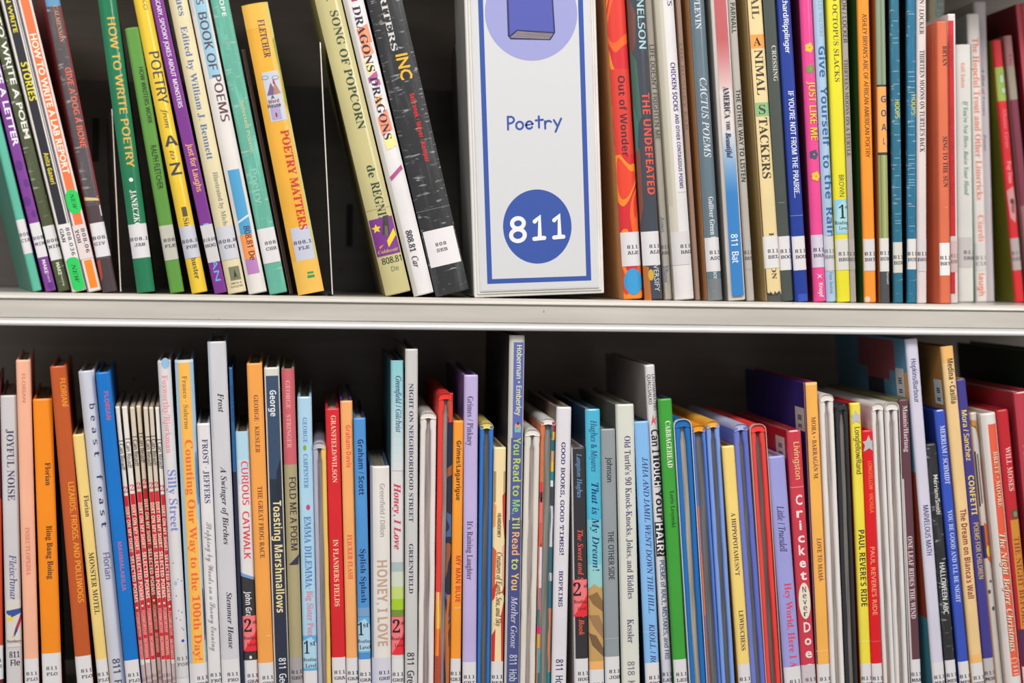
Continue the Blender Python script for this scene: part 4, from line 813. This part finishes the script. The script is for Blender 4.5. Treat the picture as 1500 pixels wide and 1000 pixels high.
fold('red book with page edges showing and fiery artwork near its foot', (575, 640.5, 667), (1000, 636, 657.5), 575, ((230, 62, 52), ((40, 50, 80), (70, 100, 150), (40, 44, 66), (150, 90, 60), (30, 40, 70))), (228, 58, 50), page=(180, 172, 168), tb=.36,
    els_l=[(866, 885, (246, 196, 110)), (885, 920, (246, 200, 70)), (920, 960, (236, 150, 40)), (960, 1062, (150, 90, 60))], els_r=[(575, 618, (228, 60, 52)), (870, 1062, (200, 110, 50))])
bk('narrow orange book with black bold and red lettering, mid lower shelf', (616, 663, 679), (1000, 659, 675.5), 616, (250, 156, 48), els=[
    T('Grimes/Lagarrigue', 645, 732, 6.5, .06, (50, 38, 30), 'b'), T('MY MAN BLUE', 813, 881, 7, .14, (220, 56, 40), 'b'), Bd(889, 890, (250, 206, 150), -.2, .4), L(964, '811|GRI', .05)])
bk('lavender book with thin dark lettering, taller, mid lower shelf', (549, 679.5, 701), (1000, 678, 698), 549, (192, 176, 222), side=(130, 100, 160), els=[
    T('Grimes / Pinkney', 580, 652, 9, -.05, (84, 70, 110), 'r'), T("It's Raining Laughter", 762, 848, 8.5, -.02, (80, 66, 110), 'r'), L(969, '811|GRI', -.02)])
fold('blue book with grey page edges and a yellow cap, right of the lavender one', (618, 702, 725.5), (1000, 698, 718.5), 618, ((46, 118, 196), (46, 116, 196)), (226, 206, 116), page=(112, 112, 110), tb=.3)
bk('cream book with red and orange art and thin italics, left of the tall blue one', (655, 722.5, 741.5), (1000, 718.5, 737), 655, (242, 220, 170), els=[
    Bd(690, 735, (180, 150, 96), -.5, -.3), Bd(690, 735, (190, 160, 106), .32, .5), Pg([(.25, 725), (.5, 720), (.5, 790), (.3, 760)], (206, 60, 50)), Pg([(-.5, 735), (-.25, 740), (-.3, 770), (-.5, 772)], (240, 160, 90)), Pg([(-.5, 800), (-.2, 806), (-.3, 862), (-.5, 872)], (226, 100, 60)), Pg([(.3, 800), (.5, 796), (.5, 870), (.34, 856)], (236, 170, 150)), Pg([(-.5, 862), (-.1, 850), (-.3, 875), (-.5, 880)], (220, 50, 44)), Pg([(-.5, 930), (-.2, 920), (-.24, 968), (-.5, 968)], (208, 50, 46)), Pg([(.5, 880), (.26, 900), (.34, 968), (.5, 968)], (208, 46, 44)), Pg([(.5, 858), (.3, 866), (.5, 872)], (210, 60, 50)),
    T('HEARD/DEWEY', 751, 786, 5, -.0, (110, 84, 60), 'n'), T('Creatures of Earth, Sea, and Sky', 808, 916, 8, .06, (100, 80, 70), 'i'), L(969, '811|HEA', .0)])
def multi(s, y0, y1, h, u, cols, font):
    vv = [sum(1.0 if c not in 'Il,\' ' else .5 for c in s[:i]) for i in range(len(s) + 1)]
    out = []
    words = s.split(' '); i = 0
    for n, wd in enumerate(words):
        a = vv[i]; b = vv[i + len(wd)]; i += len(wd) + 1
        out.append(T(wd, y0 + (y1 - y0) * a / vv[-1], y0 + (y1 - y0) * b / vv[-1] - 1, h, u, cols[n % len(cols)], font))
    return out
bk('tallest blue book with grey-white border and multicoloured lettering at centre', (491, 746, 769.5), (1000, 739.5, 760), 491, (204, 200, 192), side=(60, 56, 56), kind='gloss', els=
    [Bd(501, 1066, (94, 108, 176), -.22, .44), Bd(640, 1066, (84, 92, 154), -.3, .44), Bd(760, 1066, (72, 80, 134), -.36, .46), T('Hoberman \u2022 Emberley', 505, 607, 7.5, .16, (226, 226, 176), 'n'), O(622, .12, 4, 4, (226, 150, 130)), Pg([(-.1, 622), (.1, 628), (.36, 622), (.32, 632), (-.06, 632)], (120, 190, 176)), O(619, .14, 2, 2, (60, 70, 60))] +
    multi("You Read to Me, I'll Read to You", 640, 864, 10.5, .1, ((170, 206, 90), (190, 210, 96), (180, 206, 90), (150, 206, 130), (206, 206, 110), (236, 176, 120), (200, 210, 110), (240, 190, 110)), 'b') +
    [T('Mother Goose', 872, 948, 9, .08, (206, 206, 226), 'i'), T('811  Hob', 958, 997, 10.5, .06, (196, 204, 222), 'n')])
fold('white cloth book with page edges showing, right of the tall blue one', (628, 769, 791.5), (1000, 762, 783.5), 628, ((222, 216, 208), (222, 216, 208)), (226, 222, 216), page=(190, 178, 172), tb=.36)
fold('book with grey page edges between colourful patchwork covers, centre of lower shelf', (612, 793, 814), (1000, 784, 808), 612, ((216, 120, 80), (60, 120, 130)), (220, 220, 216), page=(150, 152, 146), tb=.27,
    els_l=[(620, 705, (214, 120, 76)), (705, 720, (220, 60, 66)), (720, 735, (60, 40, 60)), (727, 735, (226, 90, 130)), (735, 765, (240, 110, 120)), (765, 795, (226, 90, 76)), (795, 800, (210, 50, 60)), (800, 860, (228, 222, 232)), (860, 892, (150, 130, 150)), (892, 916, (40, 130, 130)), (916, 928, (230, 20, 140)), (928, 948, (206, 184, 80)), (948, 985, (60, 170, 180)), (985, 1062, (40, 120, 120))],
    els_r=[(618, 632, (216, 40, 44)), (632, 644, (250, 190, 30)), (644, 660, (30, 110, 120)), (660, 676, (236, 170, 110)), (676, 690, (250, 200, 40)), (690, 703, (30, 150, 150)), (703, 712, (226, 240, 240)), (712, 740, (70, 70, 76)), (740, 800, (226, 224, 234)), (800, 838, (60, 110, 130)), (838, 850, (200, 210, 214)), (850, 890, (56, 112, 140)), (890, 984, (220, 132, 84)), (984, 1062, (30, 140, 150))])
bk('white book with spaced navy typewriter capitals, lower shelf centre', (596, 815, 837.5), (1000, 808, 829.5), 596, (224, 220, 226), side=(150, 128, 116), els=[
    T('GOOD BOOKS, GOOD TIMES!', 647, 811, 7, .02, (66, 58, 110), 'm'), T('HOPKINS', 835, 887, 7, .02, (66, 58, 110), 'm'), T('811  Hop', 965, 1008, 10.5, -.0, (62, 52, 96), 'n')])
bk('black book with red-orange italics and a red reading-level sticker', (655, 836.5, 857.5), (1000, 842, 862), 655, (50, 48, 52), side=(206, 200, 204), els=[
    Bd(655, 1066, (206, 200, 206), -.5, -.4), T('Langston Hughes', 664, 728, 7, .05, (110, 160, 206), 'i'), T('The Sweet and Sour Animal Book', 775, 930, 8, .06, (232, 92, 70), 'I'), lev2(848, 902, -.1), L(964, '811|HUG', .15)])
bk('cyan book with navy lettering and feathery brown wing art', (599, 857.5, 879), (1000, 864, 885), 599, (76, 182, 214), side=(20, 60, 96), kind='gloss', els=[
    Bd(760, 860, (120, 196, 210)), Bd(826, 860, (150, 206, 206)), T('Hughes & Miyares', 615, 690, 9, .05, (34, 90, 140), 'i'), T('That is My Dream!', 706, 835, 10.5, .08, (24, 66, 120), 'I'), Pg([(-.5, 862), (-.1, 854), (.3, 860), (.5, 858), (.5, 980), (-.5, 980)], (196, 156, 96)), Pg([(-.5, 872), (.1, 866), (.5, 880), (.5, 896), (-.2, 884)], (140, 106, 66)), Pg([(-.5, 900), (.2, 900), (.5, 916), (.5, 936), (-.2, 916)], (160, 122, 84)), Pg([(-.5, 926), (0, 930), (.5, 950), (.5, 962), (-.3, 944)], (120, 92, 64)), Bd(968, 980, (240, 176, 106)), L(980, '811', .1, 1030)])
bk('grey book with black capitals between the cyan and the off-white ones', (628, 879.5, 901.5), (1000, 887, 908), 628, (146, 154, 158), side=(60, 64, 66), els=[
    T('Johnson', 669, 705, 8, .06, (44, 40, 44), 'n'), T('THE OTHER SIDE', 777, 848, 8, .06, (48, 44, 48), 'n'), Bd(934, 935, (176, 180, 184)), L(961, '811|JOH', .15)])
bk('off-white book with purple-grey serif lettering, centre right of lower shelf', (592, 902.5, 929), (1000, 911, 938), 592, (216, 218, 208), side=(110, 112, 104), els=[
    Bd(580, 1066, (196, 198, 188), -.5, -.42), T("Old Turtle's 90 Knock-Knocks, Jokes, and Riddles", 638, 876, 9, .1, (92, 78, 120), 'r'), T('Kessler', 906, 941, 9.5, .05, (92, 78, 120), 'r'), T('818  K', 968, 1003, 10, .02, (130, 126, 140), 'n')])
bk('sky-blue book with handwritten navy lettering, lower shelf', (617, 929, 953), (1000, 945, 968), 617, (134, 188, 240), side=(30, 50, 80), els=[
    T('JAHA AND JAMIL WENT DOWN THE HILL', 669, 897, 8, .12, (44, 44, 110), 'i'), T('KROLL / ROTH', 913, 990, 8, .1, (44, 44, 110), 'i'), Bd(924, 925, (170, 210, 246)), L(970, '811|KRO', .2)])
bk('tall white book with two lines of small capitals and black-boxed words', (534, 942, 960), (1000, 969.5, 986), 534, (220, 216, 218), side=(170, 160, 158), Y=0.012, kind='gloss', els=[
    T('LATHAM/WATERS', 548, 600, 4.8, .3, (66, 58, 70), 'n'), T('QUALLS/ALKO', 548, 591, 4.8, -.16, (66, 58, 70), 'n'), Pg([(-.1, 614), (.05, 606), (.1, 614), (.4, 608), (.2, 616), (.3, 622), (.05, 617), (-.2, 622)], (226, 90, 90)), T('Can I', 628, 662, 10, .1, (40, 38, 44), 'b'), Bd(666, 712, (40, 38, 44), -.2, .5), T('TOUCH', 668, 711, 10, .15, (236, 234, 236), 'b'), T('Your', 716, 760, 10, .2, (40, 38, 44), 'b'), Bd(763, 813, (40, 38, 44), -.4, .5), T('HAIR?', 765, 811, 10.5, .06, (236, 234, 236), 'b'), T('POEMS of RACE, MISTAKES, and FRIENDSHIP', 819, 1000, 6.5, .1, (70, 104, 150), 'n'), L(965, '811|LAT', .05, col=(206, 206, 218))])
bk('green book with white capitals, left of the plastic-sleeved blue one', (584, 964, 984), (1000, 988, 1008), 584, (62, 160, 56), side=(30, 80, 40), right=(30, 60, 90), els=[
    T('CABBAGEHEAD', 616, 684, 7.5, .1, (232, 236, 216), 'R'), T('Loris Lesynski', 718, 771, 6, .12, (30, 76, 34), 'r'), L(965, '811|LES', .05)])
fold('bright blue book in a clear sleeve, pale page edges showing, beside the green one', (615, 987.5, 1011), (1000, 1011, 1035), 615, ((24, 112, 186), (22, 108, 182)), (28, 112, 184), page=(196, 186, 168), tb=.33, sleeve=(206, 206, 216))
fold('blue book with orange-yellow cap and orange left edge, grey page edges showing', (622, 1012.5, 1033), (1000, 1036, 1057), 622, ((84, 130, 214), (84, 128, 210)), (240, 160, 40), page=(118, 118, 120), tb=.22, els_l=[(740, 900, (240, 130, 60)), (900, 1062, (200, 110, 70), 'print')])
fold('light blue book with glossy yellow cap, left of the short yellow book', (616, 1033.5, 1055), (1000, 1057.5, 1077), 616, ((124, 158, 226), (126, 160, 226)), (240, 176, 60), page=(112, 114, 116), tb=.32)
bk('short yellow book with black capitals about a hippopotamus', (653, 1057, 1077), (1000, 1083, 1101), 653, (246, 214, 122), side=(170, 110, 30), els=[
    T("A HIPPOPOTAMUSN'T", 750, 842, 6.5, -.0, (72, 52, 66), 'r'), T('LEWIS/CHESS', 893, 952, 6.5, .05, (72, 52, 66), 'r'), L(972, '811|LEW', .0)])
fold('violet-blue book with a whitish cap and page edges showing', (620, 1072, 1096.5), (1000, 1102.5, 1121), 620, ((110, 124, 202), (98, 112, 198)), (180, 184, 220), page=(130, 126, 120), tb=.36)
fold('red cloth book in a clear sleeve with grey page edges showing', (622, 1099, 1120), (1000, 1122, 1145), 622, ((234, 70, 66), (234, 66, 62)), (230, 62, 60), page=(120, 108, 104), tb=.33, sleeve=(206, 170, 150))
bk('shorter lavender book with black script and red serif lettering', (668, 1124.5, 1150.5), (1000, 1150.5, 1175), 668, (158, 158, 220), els=[
    T('Little / Truesdell', 740, 807, 10, .0, (44, 36, 70), 'i'), T('Hey World, Here I Am!', 853, 992, 10, .1, (232, 62, 90), 'R'), L(976, '811|LIT', .1)])
bk('red book with stacked white letters and a cream oval, lower shelf', (630, 1152.5, 1174), (1000, 1175, 1195.5), 630, (206, 58, 76), side=(170, 34, 50), kind='gloss', els=[
    T('Livingston', 647, 701, 8, .1, (232, 186, 130), 'n'), Bd(712, 713, (232, 150, 150)), V('Cricket', 722, 850, 9.5, 14, .04, (246, 226, 226), 'd'), O(879, .02, 26, 8.5, (232, 224, 206)), V('Never', 858, 902, 5, 8, .02, (90, 60, 70), 'n'), V('Does', 908, 984, 10, 14, .08, (244, 220, 220), 'd'), L(973, '811|LIV', .15, col=(206, 194, 200))], cover_els=[(642, 672, .010, .035, 0)])
bk('orange-yellow book with purple lettering and dark purple cover, barcode on its side', (560, 1178.5, 1198), (1000, 1198.5, 1218), 560, (246, 180, 84), side=(54, 42, 122), right=(150, 40, 110), els=[
    Bd(556, 564, (250, 206, 140)), Bd(550, 1070, (60, 44, 110), -.5, -.44), T('MORA \u2022 BARRAG\u00c1N M.', 610, 701, 6.5, .06, (128, 70, 70), 'r'), T('LOVE TO MAM\u00c1', 787, 850, 6.5, .08, (128, 70, 70), 'r'), Bd(952, 953, (250, 210, 150)), L(972, '811|LOV', .2)], cover_els=[(598, 632, .006, .030, 0)])
fold('white cloth book with page edges showing, right of the orange-yellow one', (577, 1199.5, 1222), (1000, 1218, 1239), 577, ((230, 224, 222), (232, 226, 222)), (228, 222, 216), page=(186, 174, 168), tb=.34)
fold('black wrinkled book with grey page edges showing, left of the yellow starred book', (590, 1222.5, 1243.5), (1000, 1239.5, 1256), 590, ((44, 44, 50), (42, 44, 46)), (50, 50, 56), page=(150, 144, 138), tb=.32)
bk('yellow book with a silver star sticker and black lettering', (590, 1245, 1261), (1000, 1262.5, 1278), 590, (240, 222, 72), side=(186, 24, 36), els=[
    T('Longfellow/Rand', 625, 693, 7.5, .08, (70, 64, 40), 'n'), T("PAUL REVERE'S RIDE", 775, 887, 8.5, .06, (62, 54, 42), 'b'), Bd(938, 939, (246, 236, 150)), K('star_sticker', 600, 622, -.5, .5, (190, 192, 196), [St(611, -.0, 11, (190, 190, 194))]), L(971, '811|LON', .05)])
bk('shorter red book with a silver star sticker and gold capitals', (630, 1263, 1279), (1000, 1278, 1293.5), 630, (222, 20, 32), els=[
    T('LONGFELLOW \u00b7 VACHULA', 675, 750, 5.5, .1, (240, 130, 70), 'n'), T("PAUL REVERE'S RIDE", 800, 900, 6.5, .0, (246, 160, 120), 's'), Bd(938, 939, (236, 90, 90)), K('star_sticker', 637, 663, -.5, .5, (190, 192, 196), [St(650, .05, 13, (186, 188, 192))]), L(971, '811|LON', .05)])
fold('white cloth book right of the shorter red starred one, page edges showing', (590, 1275, 1295), (1000, 1296, 1311), 590, ((228, 222, 220), (230, 224, 222)), (226, 220, 214), page=(176, 162, 156), tb=.34)
fold('white cloth book just left of the maroon-brown one, page edges showing', (590, 1296, 1317), (1000, 1312, 1331.5), 590, ((228, 222, 220), (226, 222, 222)), (228, 222, 218), page=(172, 158, 152), tb=.33, sleeve=(206, 200, 196))
bk('maroon-brown book with white lettering, left of the pale lavender-white one', (585, 1316, 1330), (1000, 1334, 1351.5), 585, (98, 60, 70), side=(130, 128, 90), els=[
    Bd(700, 1066, (216, 206, 206), -.5, -.34), T('Mannis/Hartung', 594, 661, 7, .1, (222, 200, 206), 'r'), T('ONE LEAF RIDES THE WIND', 784, 905, 7, .0, (228, 206, 210), 'r'), L(965, '811|MAN', .15)])
bk('tall lavender-white book with a teal and rust picture on its cover side', (496, 1327.5, 1344), (1000, 1367, 1385.5), 496, (212, 208, 226), side=(92, 152, 182), bands=[(500, 545, .03, .12, (150, 84, 90)), (545, 560, .045, .10, (150, 84, 90)), (560, 640, .06, .10, (50, 56, 70)), (545, 590, .004, .010, (244, 160, 50)), (690, 905, 0.003, .15, (176, 74, 50)), (905, 1060, 0.003, .15, (80, 150, 176))], els=[
    T('Hopkins/Barbour', 525, 588, 7, .0, (66, 60, 120), 'n'), T('MARVELOUS MATH', 738, 811, 7.5, .02, (66, 62, 116), 'n'), L(969, '811|MAR', .1)], cover_els=[(540, 582, .012, .030, 0)])
bk('shorter black scratched book with white lettering, lower shelf right', (650, 1357.5, 1371.5), (1000, 1387, 1403), 650, (44, 44, 46), kind='worn', els=[
    T('Merriam/Smith', 695, 752, 6.5, .12, (226, 224, 224), 's'), T('HALLOWEEN ABC', 823, 898, 7, .0, (226, 226, 226), 'n'), L(966, '811|MER', .15)])
bk('medium royal blue book with thin white capitals, lower shelf right', (600, 1370, 1387), (1000, 1405.5, 1424), 600, (52, 82, 188), side=(28, 44, 120), kind='gloss', els=[
    T('MERRIAM / SCHMIDT', 623, 708, 7, .05, (206, 214, 240), 'r'), T("YOU BE GOOD AND I'LL BE NIGHT", 746, 881, 6.5, .02, (196, 206, 240), 'r'), L(968, '811|MER', .15)])
bk('tall tan book with black and dark red lettering, lower shelf right', (507, 1377, 1397), (1000, 1424.5, 1443), 507, (238, 202, 144), side=(176, 120, 60), kind='gloss', shape='h', els=[
    Bd(500, 530, (240, 186, 110)), T('Medina \u2022 Casilla', 525, 590, 8, .1, (60, 44, 40), 'b'), T("The Dream on Blanca's Wall", 744, 875, 8.5, -.0, (142, 52, 46), 'b'), Bd(958, 970, (242, 186, 110)), L(970, '811|MED', .1)], cover_els=[(556, 592, .008, .024, 0)])
bk('narrow indigo book with yellow lettering and an orange right edge', (555, 1399.5, 1415), (1000, 1443.5, 1459), 555, (66, 60, 140), right=(236, 160, 50), els=[
    T('Mora / Sanchez', 600, 673, 7.5, .02, (236, 210, 100), 'n'), T('CONFETTI', 695, 752, 8, .05, (240, 214, 80), 'b'), T('POEMS FOR CHILDREN', 764, 846, 7, .08, (206, 180, 90), 'n'), L(963, '811|MOR', .1, col=(190, 182, 182))])
bk('thin whitish book with barcode and cartoon art, right of the indigo one', (604, 1420, 1433), (1000, 1459, 1472.5), 604, (206, 198, 190), side=(206, 160, 90), Y=0.016, els=[
    Pg([(-.5, 614), (.3, 616), (.5, 625), (.5, 650), (.3, 640), (.2, 624), (-.5, 622)], (190, 140, 70)), Bd(660, 740, (70, 66, 66), -.4, -.2), Bd(664, 736, (110, 104, 104), -.1, .1), Pg([(.3, 670), (.5, 672), (.5, 830), (.36, 780)], (220, 90, 50)), Bd(768, 816, (36, 56, 110), -.5, -.05), Pg([(-.05, 764), (.5, 768), (.5, 826), (-.05, 816)], (216, 96, 40)), O(806, .25, 8, 3, (240, 190, 60)), O(865, -.2, 3, 2, (90, 84, 80)), O(890, .1, 3, 2, (90, 84, 80)), O(850, .1, 2, 2, (110, 104, 100))])
bk('white book with a red-orange title panel and white shadowed lettering', (605, 1436, 1460.5), (1000, 1474, 1499), 605, (226, 220, 216), side=(206, 200, 196), shape='r', els=[
    Bd(621, 990, (232, 96, 68), -.16, .4), T('BRETT \u2022 MOORE', 662, 743, 7, .13, (120, 60, 46), 'R'), T('BRETT \u2022 MOORE', 661, 742, 7, .16, (240, 206, 170), 'R'), T('The Night Before Christmas', 781, 955, 9.5, .06, (90, 60, 54), 'I'), T('The Night Before Christmas', 780, 954, 9.5, .1, (240, 220, 190), 'I'), O(967, .06, 4, 6, (240, 200, 190)), O(967, .06, 3, 5, (232, 96, 68)), Bd(975, 977, (240, 190, 176), -.06, .3), Bd(981, 983, (240, 190, 176), -.06, .3), Bd(986, 988, (240, 190, 176), -.06, .3)])
bk('red book with white capitals and a gold lower panel at right end', (600, 1461, 1477), (1000, 1500, 1517), 600, (192, 36, 46), side=(150, 20, 34), els=[
    T('WILL MOSES', 654, 718, 7.5, .1, (236, 190, 186), 'r'), O(752, .2, 7, 6, (92, 84, 60)), O(752, .2, 4, 3, (140, 130, 100)), Bd(760, 920, (206, 140, 50), -.3, .5), T('THE NIGHT BEFORE', 785, 915, 8, .1, (150, 60, 50), 'r'), Bd(920, 1066, (80, 44, 80)), L(975, '811|MOO', .1)])
bk('big glossy dark red book cut off by the right photo edge, lower shelf', (573, 1486, 1516), (1000, 1526, 1556), 573, (190, 60, 76), side=(160, 40, 56), kind='gloss', els=[T('NIGHT', 650, 720, 6, -.25, (206, 90, 100), 'n')])
bk('tall dark green book whose cover shows at the far right, lower shelf', (515, 1530, 1555), (1000, 1566, 1590), 515, (24, 44, 34), side=(22, 46, 36))

# ------------------------------------------------------------------ settle neighbours so that no two books share space, then build
def settle():
    for p in PENDING:
        lw = p[2][0] > 460 or p[3][0] > 900
        p[6].setdefault('Y', (0.004 if lw else 0.006) + 0.005 * random.random())
    for low in (False, True):
        row = [p for p in PENDING if (p[2][0] > 460 or p[3][0] > 900) == low and not (0.02 < p[6].get('Y', 0) )]
        deep = [p for p in PENDING if p not in row and (p[2][0] > 460 or p[3][0] > 900) == low and p[6].get('Y', 0) < 0.14]
        yb = 1058 if low else 440
        G = {}
        for p in row + deep:
            (ya, al, ar), (y2, bl, br) = p[2], p[3]
            G[id(p)] = [(al + ar) / 2, (bl + br) / 2, ya, y2, (ar - al + br - bl) / 4]
        def c(g, y): return g[0] + (g[1] - g[0]) * (y - g[2]) / (g[3] - g[2])
        for seq in (row, deep):
            for it in range(60):
                for p, q in zip(seq, seq[1:]):
                    g, h = G[id(p)], G[id(q)]
                    for y in (max(p[4], q[4], -60), yb):
                        ov = (P(c(g, y) + g[4], y, p[6]['Y']).x - P(c(h, y) - h[4], y, q[6]['Y']).x) / 0.00055 + 0.6
                        if ov > 0 and ov < 14:
                            sh = ov * .3
                            for gg, sg in ((g, -1), (h, 1)):
                                gg[4] -= sh * .6
                                t = (y - gg[2]) / (gg[3] - gg[2])
                                k = max(0.0, min(1.0, t)); gg[1] += sg * sh * .8 * k; gg[0] += sg * sh * .8 * (1 - k)
        for p in row + deep:
            g = G[id(p)]; hw = max(g[4], 2.2)
            p[2] = (g[2], g[0] - hw, g[0] + hw); p[3] = (g[3], g[1] - hw, g[1] + hw)
settle()
for kind_, lab_, A_, B_, top_, a_, k_ in PENDING:
    (make_book if kind_ == 'bk' else make_fold)(lab_, A_, B_, top_, *a_, **k_)
bpy.context.view_layer.update()
